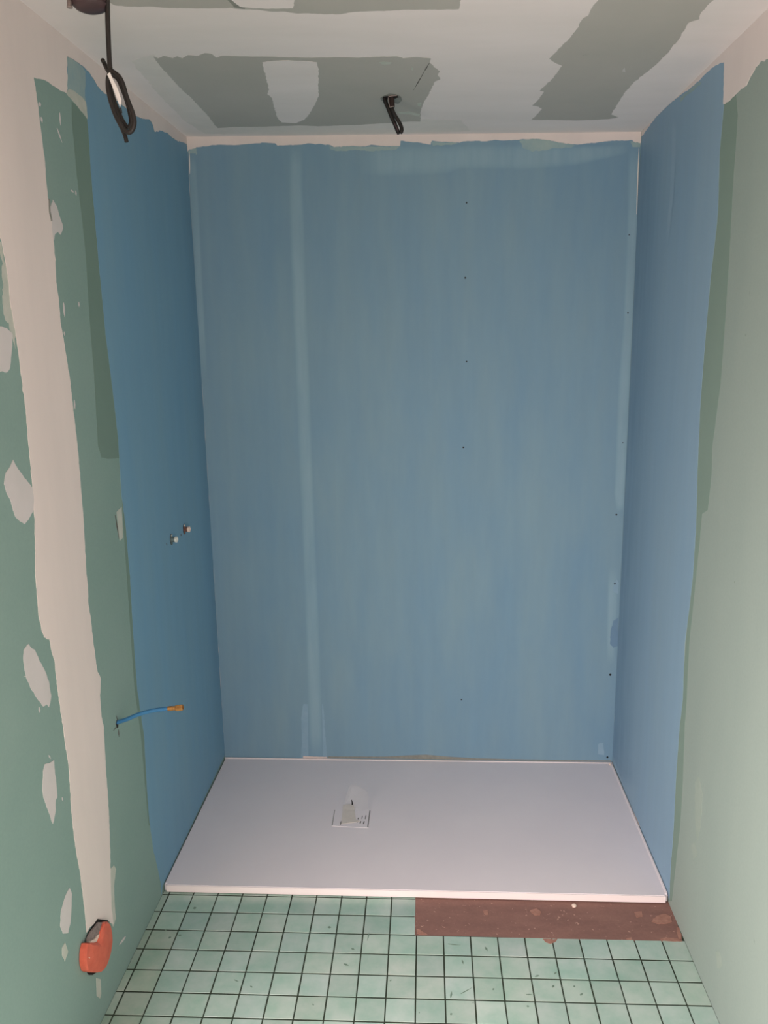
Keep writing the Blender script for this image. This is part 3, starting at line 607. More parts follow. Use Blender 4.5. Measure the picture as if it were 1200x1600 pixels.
# ------------------------------------------------------------------ the room
T = 0.10
bm = bmesh.new()
VY0, VY1, VZ0, VZ1 = -2.97, -2.03, 0.15, 1.29  # added window opening; its deep reveal shades the left floor
box(bm, -0.26, 0, VY1, T, -0.12, CEIL_L + T)
box(bm, -0.26, 0, REAR - T, VY0, -0.12, CEIL_L + T)
box(bm, -0.26, 0, VY0, VY1, -0.12, VZ0)
box(bm, -0.26, 0, VY0, VY1, VZ1, CEIL_L + T)
wall_left = struct('wall_left', bm, 'green_board', 'left wall of green plasterboard with filler strips and blue membrane')
bm = bmesh.new()
box(bm, ROOM_W, ROOM_W + T, REAR - T, T, -0.12, CEIL_R + T)
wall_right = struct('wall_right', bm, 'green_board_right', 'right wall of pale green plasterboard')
bm = bmesh.new()
box(bm, 0, ROOM_W, 0, T, -0.12, CEIL_L + T)
wall_back = struct('wall_back', bm, 'compound', 'back wall of the shower recess coated in blue membrane')
bm = bmesh.new()
v = box(bm, 0, ROOM_W, REAR - T, 0, CEIL_L, CEIL_L + T)
for q in v:
    if q.co.z < CEIL_L + T / 2:
        q.co.z = ceil_z(q.co.x)
ceiling = struct('ceiling', bm, 'compound_ceiling', 'ceiling of plasterboard with wide white filled joints')
# rear wall with an added window opening for the fill lamp, behind the camera
bm = bmesh.new()
WX0, WX1, WZ0, WZ1 = 0.75, 1.55, 0.30, 2.02
box(bm, 0, WX0, REAR - T, REAR, 0, CEIL_R - .01)
box(bm, WX1, ROOM_W, REAR - T, REAR, 0, CEIL_R - .01)
box(bm, WX0, WX1, REAR - T, REAR, 0, WZ0)
box(bm, WX0, WX1, REAR - T, REAR, WZ1, CEIL_R - .01)
struct('wall_rear', bm, 'compound')
bm = bmesh.new()
for a in ((WX0, WX0 + .05, WZ0, WZ1), (WX1 - .05, WX1, WZ0, WZ1), (WX0 + .05, WX1 - .05, WZ0, WZ0 + .05), (WX0 + .05, WX1 - .05, WZ1 - .05, WZ1)):
    box(bm, a[0], a[1], REAR - .08, REAR - .02, a[2], a[3])
struct('added_window_1', bm, 'wood_white')  # added, unseen frame around the rear fill lamp
bm = bmesh.new()
for a in ((VY0, VY0 + .04, VZ0, VZ1), (VY1 - .04, VY1, VZ0, VZ1), (VY0 + .04, VY1 - .04, VZ0, VZ0 + .04), (VY0 + .04, VY1 - .04, VZ1 - .04, VZ1)):
    box(bm, -.18, -.12, a[0], a[1], a[2], a[3])
struct('added_window_2', bm, 'wood_white')  # added, unseen frame around the left fill lamps

# floor: screed bed, then every tile of it raised above the dark joints
bm = bmesh.new()
box(bm, 0, ROOM_W, REAR - T, 0, -0.12, -0.0013)
floor = struct('floor', bm, 'grout', 'floor of small mint green tiles with dark joints')


def clip(poly, a, b, c):          # keep a*x+b*y+c >= 0
    out = []
    for i in range(len(poly)):
        p, q = poly[i], poly[(i + 1) % len(poly)]
        dp, dq = a * p[0] + b * p[1] + c, a * q[0] + b * q[1] + c
        if dp >= 0:
            out.append(p)
        if (dp >= 0) != (dq >= 0):
            t = dp / (dp - dq)
            out.append((p[0] + (q[0] - p[0]) * t, p[1] + (q[1] - p[1]) * t))
    return out


bm = bmesh.new()
tone = bm.loops.layers.float_color.new('tile_tone')
ca, sa = math.cos(TILE_ROT), math.sin(TILE_ROT)
G, GV = 0.0020, 0.0027
rnd = random.Random(11)
for r in range(-3, 42):
    for c in range(-2, 22):
        w = rnd.random()
        tn = 0.86 + 0.16 * w
        tint = (tn * (0.97 + 0.05 * rnd.random()), tn, tn * (0.97 + 0.05 * rnd.random()), 1)
        if c < 1 and r > 0:                 # grimy tiles along the left wall
            tint = (tint[0] * 0.93, tint[1] * 0.89, tint[2] * 0.85, 1)
        if c >= 10 and r <= 0:
            continue
        u0, u1, v0, v1 = c * TILE + G, (c + 1) * TILE - G, -(r + 1) * TILE + GV, -r * TILE - GV
        if c == 9 and r <= 0:
            u1 -= 0.003
        jj = lambda: rnd.uniform(-.0004, .0004)
        poly = [(u0 + jj(), v0 + jj()), (u1 + jj(), v0 + jj()), (u1 + jj(), v1 + jj()), (u0 + jj(), v1 + jj())]
        poly = [(TILE_X0 + ca * u - sa * v_, TILE_Y0 + sa * u + ca * v_) for u, v_ in poly]
        for h in ((1, 0, -0.001), (-1, 0, ROOM_W - 0.001), (0, 1, -REAR), (0, -1, -0.01)):
            poly = clip(poly, *h)
            if len(poly) < 3:
                break
        if len(poly) < 3:
            continue
        cx = sum(p[0] for p in poly) / len(poly)
        cy = sum(p[1] for p in poly) / len(poly)
        tilt = (rnd.uniform(-.004, .004), rnd.uniform(-.004, .004))
        bot = [bm.verts.new((x, y, -0.0013)) for x, y in poly]
        mid = [bm.verts.new((x, y, -0.0004)) for x, y in poly]
        top = [bm.verts.new((cx + (x - cx) * .992, cy + (y - cy) * .992, (x - cx) * tilt[0] + (y - cy) * tilt[1])) for x, y in poly]
        n = len(poly)
        fs = [bm.faces.new(top)]
        for i in range(n):
            j = (i + 1) % n
            fs.append(bm.faces.new((bot[i], bot[j], mid[j], mid[i])))
            fs.append(bm.faces.new((mid[i], mid[j], top[j], top[i])))
        for f in fs:
            for l in f.loops:
                l[tone] = tint
tiles = obj('tiles', bm, 'tile', floor)
layer('screed', -0.0009, 'screed', floor, 'bare_screed', label='strip of dusty brown bare screed', h0=-0.0013)
for i in range(8):
    layer('plaster_floor_%d' % i, 0.0002, 'screed_plaster', floor, 'plaster_residue', amp=0.004, h0=-0.0010)
layer('chip_floor', 0.0006, 'screed_plaster', floor, 'plaster_residue', amp=0.002)
for k in sorted(OUTLINES):
    if k.startswith('smudge_floor'):
        layer(k, 0.0005, 'smudge', floor, 'smudge', amp=0.0016)

# white coat added on the unseen walls behind the camera to neutralise bounced light
OUTLINES['skim_left'] = ('left', [(-1.95, 0.0), (-1.93, 0.8), (-1.97, 1.6), (-1.95, CEIL_L), (REAR, CEIL_L), (REAR, VZ1), (VY1, VZ1), (VY1, 0.0)])
OUTLINES['skim_right'] = ('right', [(-1.95, 0.0), (-1.97, 0.8), (-1.93, 1.6), (-1.95, CEIL_R), (REAR, CEIL_R), (REAR, 0.0)])
layer('skim_left', 0.0009, 'compound', wall_left, 'joint_compound')
layer('skim_right', 0.0009, 'compound', wall_right, 'joint_compound')
# ---- coats on the left wall
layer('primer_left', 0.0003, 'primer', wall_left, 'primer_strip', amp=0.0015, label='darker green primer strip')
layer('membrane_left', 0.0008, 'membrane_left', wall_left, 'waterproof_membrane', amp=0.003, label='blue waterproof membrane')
layer('thin_left', 0.0011, 'thin_membrane', wall_left, 'thin_coat', amp=0.004)
layer('thin2_left', 0.0012, 'thin_filler', wall_left, 'thin_coat', amp=0.004)
layer('feather_left', 0.0004, 'thin_filler', wall_left, 'thin_coat', amp=0.010)
layer('feather2_left', 0.0004, 'thin_filler', wall_left, 'thin_coat', amp=0.004)
layer('compound_left', 0.0011, 'compound', wall_left, 'joint_compound', amp=0.0045, label='broad cream joint compound band')
for i in range(7):
    layer('filler_left_%d' % i, 0.0010, 'thin_filler' if i == 5 else 'filler', wall_left, 'filler_patch', amp=0.004)
for i in range(15):
    layer('scratch_left_%d' % i, 0.0006, 'filler', wall_left, 'scratch', amp=0.002)
for k in ('crack_left', 'crack2_left', 'crack3_left', 'crack4_left'):
    layer(k, 0.0007, 'crack', wall_left, 'crack')
layer('fold_left', 0.0006, 'thin_filler', wall_left, 'thin_coat', amp=0.003)
layer('mark_left', 0.0017, 'stain', wall_left, 'scratch', amp=0.001)
layer('drip_left', 0.0006, 'thin_filler', wall_left, 'drip')

# ---- coats on the back wall
layer('membrane_back', 0.0008, 'membrane', wall_back, 'waterproof_membrane', amp=0.0035, label='blue waterproof membrane with ragged top edge')
for i in range(5):
    layer('thin_back_%d' % i, 0.0011, 'thin_membrane', wall_back, 'thin_coat', amp=0.006)
seam('seam_back_0', 0.0012, 'membrane_seam', wall_back, 'board_joint', 'paler vertical board joint')
seam('seam_back_1', 0.0012, 'membrane_seam', wall_back, 'corner_strip', 'paler strip down the right corner')
seam('seam_back_2', 0.0012, 'membrane_seam', wall_back, 'corner_strip', 'paler strip down the left corner')
seam('seam_back_3', 0.0010, 'membrane_seam', wall_back, 'ceiling_joint', 'paler strip below the ceiling')
seam('seam_back_4', 0.0012, 'membrane_seam', wall_back, 'corner_strip')
layer('seamlow_back', 0.0010, 'membrane_light', wall_back, 'thin_coat', amp=0.003)
layer('tape_back', 0.0016, 'pink_tape', wall_back, 'joint_tape', amp=0.002)
layer('patch_back_0', 0.0014, 'membrane_light', wall_back, 'thin_coat', amp=0.004)
layer('patch_back_1', 0.0014, 'membrane_deep', wall_back, 'thick_coat', amp=0.004)
layer('patch_back_2', 0.0014, 'membrane_light', wall_back, 'thin_coat', amp=0.004)
layer('gap_back', 0.0012, 'stain', wall_back, 'gap')
layer('smear_right', 0.0012, 'pink_tape', wall_right, 'caulk_smear', amp=0.004)
for x0_, x1_ in (((1.5938, 0.0000, 2.3647), (1.5964, 0.0000, 2.1469)), ((0.0081, 0.0000, 2.4003), (0.0053, 0.0000, 2.3228))):
    bm = bmesh.new()
    tube(bm, [Vector(x0_) + Vector((0, -.002, 0)), Vector(x0_).lerp(Vector(x1_), .5) + Vector((0, -.002, 0)), Vector(x1_) + Vector((0, -.002, 0))],
         lambda t: 0.0018 * math.sin(math.pi * min(max(t, .08), .92)) + .0004, seg=6)
    obj('caulk_line', bm, 'caulk', wall_back)
for i, q in enumerate(((0.9977, -0.0000, 2.2002), (0.9943, 0.0000, 1.9430), (1.0004, 0.0000, 1.6434), (0.9899, 0.0000, 1.3239), (0.9862, 0.0000, 0.2966), (1.5739, 0.0000, 2.0784),
                       (1.5817, 0.0000, 1.8083), (1.5842, 0.0000, 1.3354), (1.5722, 0.0000, 1.0608), (1.5777, 0.0000, 0.7860), (1.5760, 0.0000, 0.4089), (1.5791, 0.0000, 0.0498))):
    rr = (0.0030, .0034, .0030, .0034, .0030, .0022, .0028, .0022, .0036, .0034, .0046, .0042)[i]
    bm = bmesh.new()
    lathe(bm, (q[0], -0.0008, q[2]), (0, -1, 0), [(0, rr), (0.0006, rr), (0.0009, rr * .8), (0.0006, rr * .3), (0.0004, .0002)], seg=14)
    obj('screw_head', bm, 'screw', wall_back)

# ---- coats on the right wall
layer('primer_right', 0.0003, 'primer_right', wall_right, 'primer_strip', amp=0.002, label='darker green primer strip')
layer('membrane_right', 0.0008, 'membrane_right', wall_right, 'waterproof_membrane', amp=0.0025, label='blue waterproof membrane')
seam('dark_right_0', 0.0011, 'dark_right', wall_right, 'corner_strip', 'deeper blue strip down the corner', one_sided=True)
seam('dark_left_0', 0.0011, 'dark_left', wall_left, 'corner_strip', 'deeper blue strip down the corner', one_sided=True)  # corner shade painted as a deeper blue
seam('seam_right_0', 0.0013, 'seam_right', wall_right, 'board_joint')
layer('compound_right', 0.0014, 'compound', wall_right, 'joint_compound', amp=0.004, label='cream joint compound under the ceiling')
layer('thin_right_0', 0.0012, 'thin_membrane', wall_right, 'thin_coat', amp=0.006)
for i in range(3):
    layer('streak_right_%d' % i, 0.0004, 'scuff', wall_right, 'scuff', amp=0.010)

# ---- bare board showing between the ceiling's filled joints
for i in range(1):
    layer('thin_ceil_%d' % i, 0.0003, 'thin_ceiling', ceiling, 'thin_coat', amp=0.008)
for i in range(3):
    layer('board_ceil_%d' % i, 0.0004, 'bare_board', ceiling, 'bare_board', amp=0.004, label=('bare grey board around the cable hole', 'bare grey board nearest the camera', 'long bare grey board on the right')[i])
layer('fill_ceil_0', 0.0009, 'compound_ceiling', ceiling, 'filler_patch', amp=0.004, label='rounded white filler patch')
layer('fill_ceil_1', 0.0009, 'compound_ceiling', ceiling, 'filler_patch', amp=0.003)
layer('feather_ceil_0', 0.0007, 'stain', ceiling, 'thin_coat', amp=0.003)
layer('speck_ceil', 0.0009, 'filler', ceiling, 'filler_patch')
for i in range(4):
    layer('smear_ceil_%d' % i, 0.0007, 'thin_filler', ceiling, 'thin_coat', amp=0.004)
layer('stain_ceil', 0.0006, 'stain', ceiling, 'smear', amp=0.006)
for i in range(2):
    layer('crack_ceil_%d' % i, 0.0006, 'crack', ceiling, 'crack', amp=0.001)
layer('hole_ceil', 0.0010, 'hole', ceiling, 'cable_hole', amp=0.002, label='dark ragged cable hole')

# ------------------------------------------------------------------ shower tray
tray = empty('shower_tray', (0.8, TRAY_FRONT / 2, 0.003), 'large white rectangular shower tray filling the floor of the blue recess', 'shower tray')
bm = bmesh.new()
x0, x1, y0, y1 = 0.0035, ROOM_W - 0.0035, TRAY_FRONT, -0.0035
zb, zt = TRAY_TOP - TRAY_THICK, TRAY_TOP
DX, DY, DR = 0.578, -0.440, 0.066        # drain
vs = box(bm, x0, x1, y0, y1, zb, zt)
bmesh.ops.bevel(bm, geom=[e for e in bm.edges if abs(e.verts[0].co.x - e.verts[1].co.x) < 1e-6 and abs(e.verts[0].co.y - e.verts[1].co.y) < 1e-6
                          and e.verts[0].co.y < -.5], offset=0.008, segments=4, affect='EDGES')
bmesh.ops.bevel(bm, geom=[e for e in bm.edges if e.verts[0].co.z > zt - 1e-5 and e.verts[1].co.z > zt - 1e-5 and len(e.link_faces) == 2], offset=0.0025, segments=3, affect='EDGES')
obj('tray_slab', bm, 'tray', tray)
bm = bmesh.new()                        # slim raised lip at the walls, and the smooth front face strip
box(bm, x1 - 0.006, x1, y0 + .012, y1, zt - .001, zt + 0.002)
box(bm, x0, x1, y1 - 0.006, y1, zt - .001, zt + 0.0025)
obj('tray_lip', bm, 'tray_edge', tray)
bm = bmesh.new()
box(bm, x0 + .008, x1 - .008, y0 - 0.0012, y0 + .001, zb + .001, zt - 0.0015)
obj('front_edge', bm, 'tray_edge', tray)
for i in range(5):                      # the mortar dabs it rests on, just under the slab
    cx = 0.14 + i * 0.33
    bm = bmesh.new()
    box(bm, cx - .06, cx + .06, -0.79, -0.05, -0.0013, zb)
    obj('mortar_bed', bm, 'grout', tray)
# drain cover
zc = TRAY_TOP
d0, d1, d2, d3 = (0.5079, -0.4787, 0.0271), (0.6395, -0.4865, 0.0271), (0.6359, -0.3568, 0.0271), (0.5036, -0.3606, 0.0271)
bm = bmesh.new()
b4 = [bm.verts.new((p[0], p[1], zc)) for p in (d0, d1, d2, d3)]
t4 = [bm.verts.new((p[0], p[1], zc + .0012)) for p in (d0, d1, d2, d3)]
bm.faces.new(t4)
for i in range(4):
    bm.faces.new((b4[i], b4[(i + 1) % 4], t4[(i + 1) % 4], t4[i]))
cover = obj('drain_cover', bm, 'tray', tray)


def on_tray(name, quad, mat, parent, z0, z1):
    bm = bmesh.new()
    a = [bm.verts.new((p[0], p[1], z0)) for p in quad]
    b = [bm.verts.new((p[0], p[1], z1)) for p in quad]
    bm.faces.new(b)
    n = len(quad)
    for i in range(n):
        bm.faces.new((a[i], a[(i + 1) % n], b[(i + 1) % n], b[i]))
    return obj(name, bm, mat, parent)


for q in ((((0.5063, -0.4748, 0.0271)), ((0.5088, -0.4747, 0.0271)), ((0.5069, -0.3773, 0.0271)), ((0.5046, -0.3774, 0.0271))),
          (((0.6346, -0.4827, 0.0271)), ((0.6373, -0.4826, 0.0271)), ((0.6376, -0.3777, 0.0271)), ((0.6348, -0.3778, 0.0271)))):
    on_tray('edge_gap', q, 'stain' if q[0][0] < .55 else 'crack', cover, zc, zc + .0015)
for cx, cy, w, h in ((530.2, 1283, 1.5, 6), (531.5, 1270, .9, 7), (556.2, 1275.5, 1.4, 2.6), (562, 1273.5, 1.1, 5), (567.5, 1273, 1.2, 6),
                     (555.8, 1280.5, 1.6, 2.6), (560.4, 1281.5, 1.6, 3.6), (565.8, 1282, 1.6, 4.5)):
    k = 690.0 * (1 + (cy - 1275) * .0011) / 1.6 * 1.04
    px_x = DX + (cx - 548) / 432.0
    px_y = DY - (cy - 1278) / 262.0
    on_tray('slot', ((px_x - w / 864, px_y - h / 524), (px_x + w / 864, px_y - h / 524), (px_x + w / 864 + .001, px_y + h / 524), (px_x - w / 864 + .001, px_y + h / 524)),
            'crack' , cover, zc, zc + .0016)
tp = on_tray('masking_tape', ((0.5388, -0.4660, 0.0271), (0.5818, -0.4568, 0.0271), (0.6065, -0.4481, 0.0271), (0.5893, -0.4365, 0.0271), (0.5775, -0.3584, 0.0271), (0.5708, -0.3373, 0.0271), (0.5329, -0.3427, 0.0271), (0.5366, -0.4014, 0.0271)), 'cream_tape', tray, zc + .0004, zc + .0022)
# crumpled clear film standing on the drain
bm = bmesh.new()
A_ = [(0.5375, -0.3850, 0.0376), (0.5605, -0.4000, 0.0422), (0.5859, -0.3950, 0.0396), (0.6084, -0.3850, 0.0311), (0.6286, -0.3700, 0.0299)]
B_ = [(0.5471, -0.3750, 0.0787), (0.5651, -0.3850, 0.0955), (0.5873, -0.3720, 0.0854), (0.6115, -0.3800, 0.0828), (0.6317, -0.3650, 0.0819)]
C_ = [(0.5597, -0.3720, 0.1213), (0.5726, -0.3800, 0.1340), (0.5953, -0.3720, 0.1245), (0.6166, -0.3760, 0.1117), (0.6295, -0.3650, 0.0923)]
g = [[bm.verts.new(p) for p in row] for row in (A_, B_, C_)]
for i in range(2):
    for j in range(4):
        bm.faces.new((g[i][j], g[i][j + 1], g[i + 1][j + 1], g[i + 1][j]))
bmesh.ops.solidify(bm, geom=bm.faces[:], thickness=0.0004)
obj('plastic_film', bm, 'film', tray, smooth=True)
bm = bmesh.new()
tube(bm, [(0.5714, -0.4000, 0.0840), (0.5735, -0.4000, 0.0762), (0.5738, -0.4000, 0.0659)], lambda t: .0012 + .0014 * t, seg=8)
obj('black_tab', bm, 'hole', tray)

# ------------------------------------------------------------------ pipes and fittings in the left wall
def outlet(loc, label, flange, plug, group=None):
    o = empty('pipe_outlet', loc, label, 'pipe fitting')
    L0 = Vector(loc)
    bm = bmesh.new()
    pts = []
    for k in range(28):
        a = 2 * math.pi * k / 28
        rr = 0.0105 + 0.0075 * abs(math.sin(a)) ** 3
        rr *= 1 + .12 * mnoise.noise((math.cos(a) * 2, math.sin(a) * 2, loc[1] * 9))
        pts.append(L0 + Vector((0.0008, math.cos(a) * rr * 1.2, math.sin(a) * rr * 1.05)))
    prism(bm, pts, (0.0005, 0, 0))
    obj('wall_cutout', bm, 'hole', o)
    bm = bmesh.new()
    lathe(bm, L0 + Vector((.0008, 0, 0)), (1, 0, 0), [(0, .0105), (.003, .0105), (.0032, .0085), (.010, .0085), (.0102, .0092), (.0125, .0092), (.0127, .007)], seg=20)
    box(bm, loc[0] + .0012, loc[0] + .0030, loc[1] - .0065, loc[1] + .0065, loc[2] - .016, loc[2] + .016)
    fl = obj('flange', bm, flange, o)
    bm = bmesh.new()
    lathe(bm, L0 + Vector((.0130, 0, 0)), (1, 0, 0), [(0, .0085), (.0015, .0098), (.008, .0098), (.0088, .0085), (.0088, .005), (.0068, .0042)], seg=20)
    obj('plug', bm, plug, o)
    for s in (-1, 1):
        bm = bmesh.new()
        lathe(bm, L0 + Vector((.0028, 0, s * .0135)), (1, 0, 0), [(0, .0034), (.0016, .0034), (.0024, .0020)], seg=12)
        obj('screw', bm, 'zinc' if s < 0 else 'white_plug', o)
    return o


outlet((0.0000, -0.4876, 1.0884), 'white-plugged pipe outlet in the left blue wall, the lower and nearer of the pair', 'zinc', 'white_plug')
outlet((0.0000, -0.3406, 1.0888), 'cream-plugged pipe outlet with brown flange, the higher and farther of the pair', 'copper', 'cream_plug')
for q in ((0.0000, -0.5371, 1.0856), (0.0000, -0.3795, 1.0775)):
    bm = bmesh.new()
    box(bm, 0.0006, .0014, q[1] - .003, q[1] + .003, q[2] - .004, q[2] + .004)
    obj('nick', bm, 'crack', wall_left)

wp = empty('water_pipe', (0.0000, -1.0549, 0.7086), 'blue plastic water pipe with a brass nut sticking out of the left wall', 'pipe')
bm = bmesh.new()
Y0 = -1.055
tube(bm, [Vector((0.0001, -1.0550, 0.7096)) + Vector((-.004, 0, 0)), (0.0280, -1.0550, 0.7204), (0.0615, -1.0550, 0.7350), (0.1017, -1.0550, 0.7468), (0.1467, -1.0550, 0.7534)], 0.0056, seg=14)
obj('pipe', bm, 'blue_pipe', wp, smooth=True)
bm = bmesh.new()
e0, e1 = Vector((0.1467, -1.0550, 0.7532)), Vector((0.1879, -1.0550, 0.7574))
LN = (e1 - e0).length
lathe(bm, e0, e1 - e0, [(-.001, .0062), (.001, .0066), (LN * .30, .0066), (LN * .32, .0056), (LN * .42, .0056), (LN * .44, .0066), (LN * .52, .0066), (LN * .54, .0078)], seg=18)
obj('crimp_sleeve', bm, 'brass', wp)
bm = bmesh.new()
lathe(bm, e0, e1 - e0, [(LN * .54, .0080), (LN * .60, .0088), (LN * .94, .0088), (LN, .0080), (LN, .0055), (LN * .85, .005)], seg=6)
obj('brass_nut', bm, 'brass', wp)
bm = bmesh.new()
q = Vector((0.0000, -1.0553, 0.7069))
prism(bm, [q + Vector((.0006, .0085 * math.cos(a) * (1 + .3 * math.sin(3 * a)), .0115 * math.sin(a))) for a in [2 * math.pi * k / 18 for k in range(18)]], (.0006, 0, 0))
obj('wall_hole', bm, 'hole', wp)

# ------------------------------------------------------------------ orange electrical box low on the left wall
eb = empty('electrical_box', (0, -1.30, 0.215), 'orange round electrical wall box with a broken edge, low on the left wall', 'electrical box')
cavity = [(0.0040, -1.2369, 0.2321), (0.0040, -1.2698, 0.2603), (0.0040, -1.2909, 0.2790), (0.0040, -1.3110, 0.2818), (0.0040, -1.3269, 0.2834), (0.0040, -1.3507, 0.2842), (0.0040, -1.3639, 0.2693), (0.0040, -1.3749, 0.2288), (0.0040, -1.3780, 0.1981), (0.0040, -1.3667, 0.1779), (0.0040, -1.3534, 0.1660), (0.0040, -1.3279, 0.1521), (0.0040, -1.2619, 0.1412), (0.0040, -1.2338, 0.1668), (0.0040, -1.2293, 0.2065)]
bm = bmesh.new()
prism(bm, [(p[0] - .004, p[1], p[2]) for p in cavity], (.0045, 0, 0))
obj('wall_cutout', bm, 'hole', eb)
bm = bmesh.new()
rub = [(0.0100, -1.2661, 0.2479), (0.0100, -1.2840, 0.2641), (0.0100, -1.3018, 0.2784), (0.0100, -1.3217, 0.2813), (0.0100, -1.3369, 0.2861), (0.0100, -1.3565, 0.2874), (0.0100, -1.3669, 0.2849), (0.0100, -1.3710, 0.2754), (0.0100, -1.3507, 0.2604), (0.0100, -1.3115, 0.2353), (0.0100, -1.2854, 0.2386), (0.0100, -1.2683, 0.2382)]
prism(bm, [(p[0] - .0055, p[1], p[2]) for p in rub], (.0055, 0, 0), crown=.3)
obj('plaster_fill', bm, 'grey_rubble', eb)
cov = [(0.0180, -1.2831, 0.2626), (0.0180, -1.2679, 0.2533), (0.0180, -1.2574, 0.2412), (0.0180, -1.2495, 0.2271), (0.0180, -1.2461, 0.2126), (0.0180, -1.2457, 0.1947), (0.0180, -1.2475, 0.1786), (0.0180, -1.2569, 0.1649), (0.0180, -1.2658, 0.1549), (0.0180, -1.2785, 0.1481), (0.0180, -1.2971, 0.1429),
       (0.0180, -1.3135, 0.1466), (0.0180, -1.3287, 0.1542), (0.0180, -1.3499, 0.1710), (0.0180, -1.3702, 0.1889), (0.0180, -1.3900, 0.2072), (0.0180, -1.4039, 0.2232), (0.0180, -1.4092, 0.2424), (0.0180, -1.4087, 0.2583), (0.0180, -1.4046, 0.2712), (0.0180, -1.3983, 0.2821), (0.0180, -1.3891, 0.2889),
       (0.0180, -1.3707, 0.2754), (0.0180, -1.3505, 0.2586), (0.0180, -1.3346, 0.2481), (0.0180, -1.3215, 0.2513), (0.0180, -1.3098, 0.2568), (0.0180, -1.2962, 0.2609)]
bm = bmesh.new()
prism(bm, [(p[0] - .0165, p[1], p[2]) for p in cov], (.0165, 0, 0), crown=.25)
obj('orange_cover', bm, 'orange', eb, smooth=False)
bm = bmesh.new()
chip_ = [(0.0140, -1.3756, 0.2803), (0.0140, -1.3543, 0.2699), (0.0140, -1.3400, 0.2618), (0.0140, -1.3243, 0.2591), (0.0140, -1.3055, 0.2503), (0.0140, -1.3110, 0.2445), (0.0140, -1.3244, 0.2404), (0.0140, -1.3423, 0.2516), (0.0140, -1.3627, 0.2677)]
prism(bm, [(p[0] - .007, p[1], p[2]) for p in chip_], (.0075, 0, 0))
obj('torn_edge', bm, 'cream_plug', eb)
bm = bmesh.new()
tube(bm, [(0.0160, -1.4027, 0.2586), (0.0170, -1.3930, 0.2521), (0.0180, -1.3889, 0.2468)], .0012, seg=6)
obj('rib', bm, 'cream_plug', eb)

# ------------------------------------------------------------------ cables and the fitting under the ceiling
cb = empty('electric_cable', (0.2633, -1.4200, 2.3645), 'long black electric cable tied in a loop, hanging from the ceiling before the left wall', 'cable')
bm = bmesh.new()
R_ = 0.0047
hang = [Vector(((0.2633, -1.4200, 2.3645)[0] - .004, -1.42, ceil_z(.25))), Vector((0.2671, -1.4200, 2.4075)), (0.2633, -1.4200, 2.3645), (0.2607, -1.4200, 2.3319), (0.2591, -1.4200, 2.2989), (0.2579, -1.4200, 2.2657), (0.2583, -1.4200, 2.2456),
        (0.2676, -1.4250, 2.2371), (0.2775, -1.4300, 2.2286), (0.2838, -1.4300, 2.2150), (0.2879, -1.4300, 2.1969), (0.2933, -1.4300, 2.1798), (0.2988, -1.4300, 2.1626), (0.3003, -1.4300, 2.1467), (0.2952, -1.4300, 2.1342), (0.2867, -1.4300, 2.1305), (0.2762, -1.4300, 2.1399),
        (0.2655, -1.4300, 2.1614), (0.2587, -1.4300, 2.1843), (0.2551, -1.4300, 2.2069), (0.2559, -1.4300, 2.2237), (0.2601, -1.4300, 2.2359)]
tube(bm, hang, R_, seg=10)
obj('cable_loop', bm, 'black_cable', cb, smooth=True)
bm = bmesh.new()
tube(bm, [(0.2558, -1.4100, 2.2395), (0.2658, -1.4050, 2.2316), (0.2731, -1.4050, 2.2143), (0.2796, -1.4050, 2.1935), (0.2841, -1.4050, 2.1715), (0.2852, -1.4050, 2.1542), (0.2794, -1.4050, 2.1451), (0.2718, -1.4050, 2.1534),
          (0.2643, -1.4050, 2.1698), (0.2561, -1.4050, 2.1931), (0.2505, -1.4050, 2.2161), (0.2494, -1.4050, 2.2321), (0.2519, -1.4050, 2.2456)], .0038, seg=10)
tube(bm, [(0.2549, -1.4100, 2.2441), (0.2477, -1.4050, 2.2480), (0.2421, -1.4000, 2.2576), (0.2390, -1.4000, 2.2645), (0.2392, -1.4050, 2.2664)], .0042, seg=10)
tube(bm, [(0.2656, -1.4100, 2.1478), (0.2699, -1.4100, 2.1396), (0.2735, -1.4100, 2.1290), (0.2757, -1.4100, 2.1173)], .0041, seg=10)
obj('cable_tail', bm, 'black_cable', cb, smooth=True)
bm = bmesh.new()
st = [(0.2612, -1.4470, 2.2282), (0.2670, -1.4470, 2.2319), (0.2715, -1.4470, 2.2201), (0.2793, -1.4470, 2.2038), (0.2850, -1.4470, 2.1835), (0.2814, -1.4470, 2.1702), (0.2761, -1.4470, 2.1872), (0.2687, -1.4470, 2.2091), (0.2638, -1.4470, 2.2231)]
prism(bm, st, (0, -.0012, 0))
obj('white_strip', bm, 'white_tape', cb)
bm = bmesh.new()
tube(bm, [(0.2818, -1.4480, 2.1699), (0.2829, -1.4480, 2.1654), (0.2834, -1.4480, 2.1598)], .0016, seg=8)
obj('wire_end', bm, 'black_cable', cb)

fit = empty('ceiling_fitting', ((0.2230, -1.4200, 2.3550)[0], -1.42, (0.2221, -1.4200, 2.3453)[2]), 'dark mauve rounded plastic fitting hanging at the ceiling beside the long cable', 'ceiling fitting')
bz = (0.2295, -1.4200, 2.3450)
bm = bmesh.new()
H_ = ceil_z(bz[0]) - bz[2] - .0005
lathe(bm, (bz[0], -1.42, bz[2]), (0, 0, 1), [(0, .006), (.001, .017), (.005, .027), (.011, .033), (.0125, .0335), (.014, .0315), (.018, .0325), (.024, .036), (.030, .037), (.05, .034), (.075, .042), (H_, .046)], seg=36)
obj('fitting_body', bm, 'mauve', fit, smooth=True)
gz = (0.1975, -1.4400, 2.3456)
bm = bmesh.new()
lathe(bm, (gz[0], -1.44, gz[2]), (.05, 0, 1), [(0, .0035), (.0005, .0052), (.003, .0054), (.0035, .0045), (.045, .0045)], seg=18)
obj('grey_stub', bm, 'grey_plastic', fit, smooth=True)
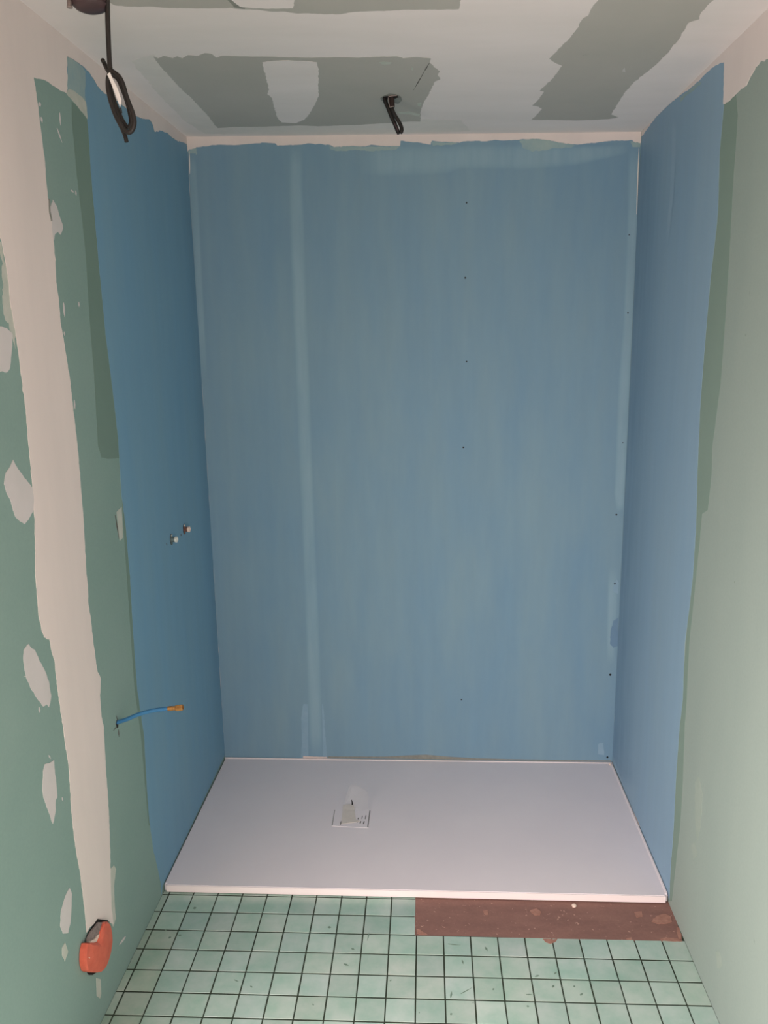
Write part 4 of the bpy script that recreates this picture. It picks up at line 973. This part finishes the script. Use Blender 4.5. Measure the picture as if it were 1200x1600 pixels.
bm = bmesh.new()
box(bm, gz[0] - .004, bz[0], -1.445, -1.425, gz[2] + .008, gz[2] + .060)
bmesh.ops.bevel(bm, geom=bm.edges[:], offset=.005, segments=3, affect='EDGES')
obj('bracket', bm, 'mauve', fit, smooth=True)

cc = empty('electric_cable', (0.7552, -0.4663, 2.4338), 'short dark folded cable poking from the ragged hole in the ceiling over the tray', 'cable')
bm = bmesh.new()
tube(bm, [Vector((0.7318, -0.4550, 2.4358)) + Vector((0, 0, .012)), (0.7345, -0.4550, 2.4269), (0.7437, -0.4550, 2.4054), (0.7530, -0.4550, 2.3821), (0.7632, -0.4550, 2.3605), (0.7707, -0.4550, 2.3424), (0.7759, -0.4550, 2.3333)], .0062, seg=10)
tube(bm, [Vector((0.7551, -0.4650, 2.4342)) + Vector((0, 0, .012)), (0.7549, -0.4650, 2.4184), (0.7565, -0.4650, 2.3990), (0.7639, -0.4650, 2.3829), (0.7733, -0.4650, 2.3685), (0.7813, -0.4650, 2.3540), (0.7841, -0.4650, 2.3415), (0.7795, -0.4650, 2.3328)], .0058, seg=10)
obj('cable_strand', bm, 'black_cable', cc, smooth=True)
bm = bmesh.new()
tube(bm, [Vector((0.7555, -0.4750, 2.4315)) + Vector((0, 0, .008)), (0.7557, -0.4750, 2.4175), (0.7563, -0.4750, 2.4026)], .0085, seg=12)
obj('sheath', bm, 'brown_cable', cc, smooth=True)
bm = bmesh.new()
tube(bm, [(0.7456, -0.4850, 2.4266), (0.7472, -0.4850, 2.4135), (0.7503, -0.4850, 2.3994)], .0012, seg=6)
tube(bm, [(0.7509, -0.4870, 2.3997), (0.7576, -0.4870, 2.4013), (0.7632, -0.4870, 2.4020)], .0011, seg=6)
tube(bm, [(0.7466, -0.4870, 2.4295), (0.7561, -0.4870, 2.4304), (0.7712, -0.4870, 2.4310)], .0014, seg=6)
obj('edge_highlight', bm, 'grey_plastic', cc)  # pale tubes stand in for the highlight along the sheath edges
bm = bmesh.new()
tube(bm, [(0.7517, -0.4750, 2.4299), (0.7633, -0.4800, 2.4291), (0.7737, -0.4800, 2.4300)], .0028, seg=8)
obj('cable_clip', bm, 'hole', cc)
bm = bmesh.new()
tube(bm, [(0.7619, -0.4700, 2.3605), (0.7685, -0.4700, 2.3479), (0.7731, -0.4700, 2.3371)], .0022, seg=8)
obj('inner_wire', bm, 'mauve', cc, smooth=True)

# ------------------------------------------------------------------ crumbs
def crumb(loc, r, label, mat='cream_plug'):
    bm = bmesh.new()
    bmesh.ops.create_icosphere(bm, subdivisions=2, radius=r)
    for v in bm.verts:
        v.co *= 1 + .25 * mnoise.noise(v.co * 300)
        v.co.z = max(v.co.z * .7, -r * .45)
        v.co += Vector((loc[0], loc[1], loc[2] + r * .45))
    o = obj('plaster_crumb', bm, mat)
    o['label'], o['category'] = label, 'crumb'
    return o


crumb(((1.3041, -0.8383, 0.0000)[0], (1.3041, -0.8383, 0.0000)[1], -.0012), .0075, 'small white plaster crumb on the brown screed just below the tray edge')
crumb(((1.5974, -0.0149, 0.0271)[0] - .012, (1.5974, -0.0149, 0.0271)[1] - .008, TRAY_TOP + .002), .005, 'tiny white plaster crumb in the back right corner of the tray')
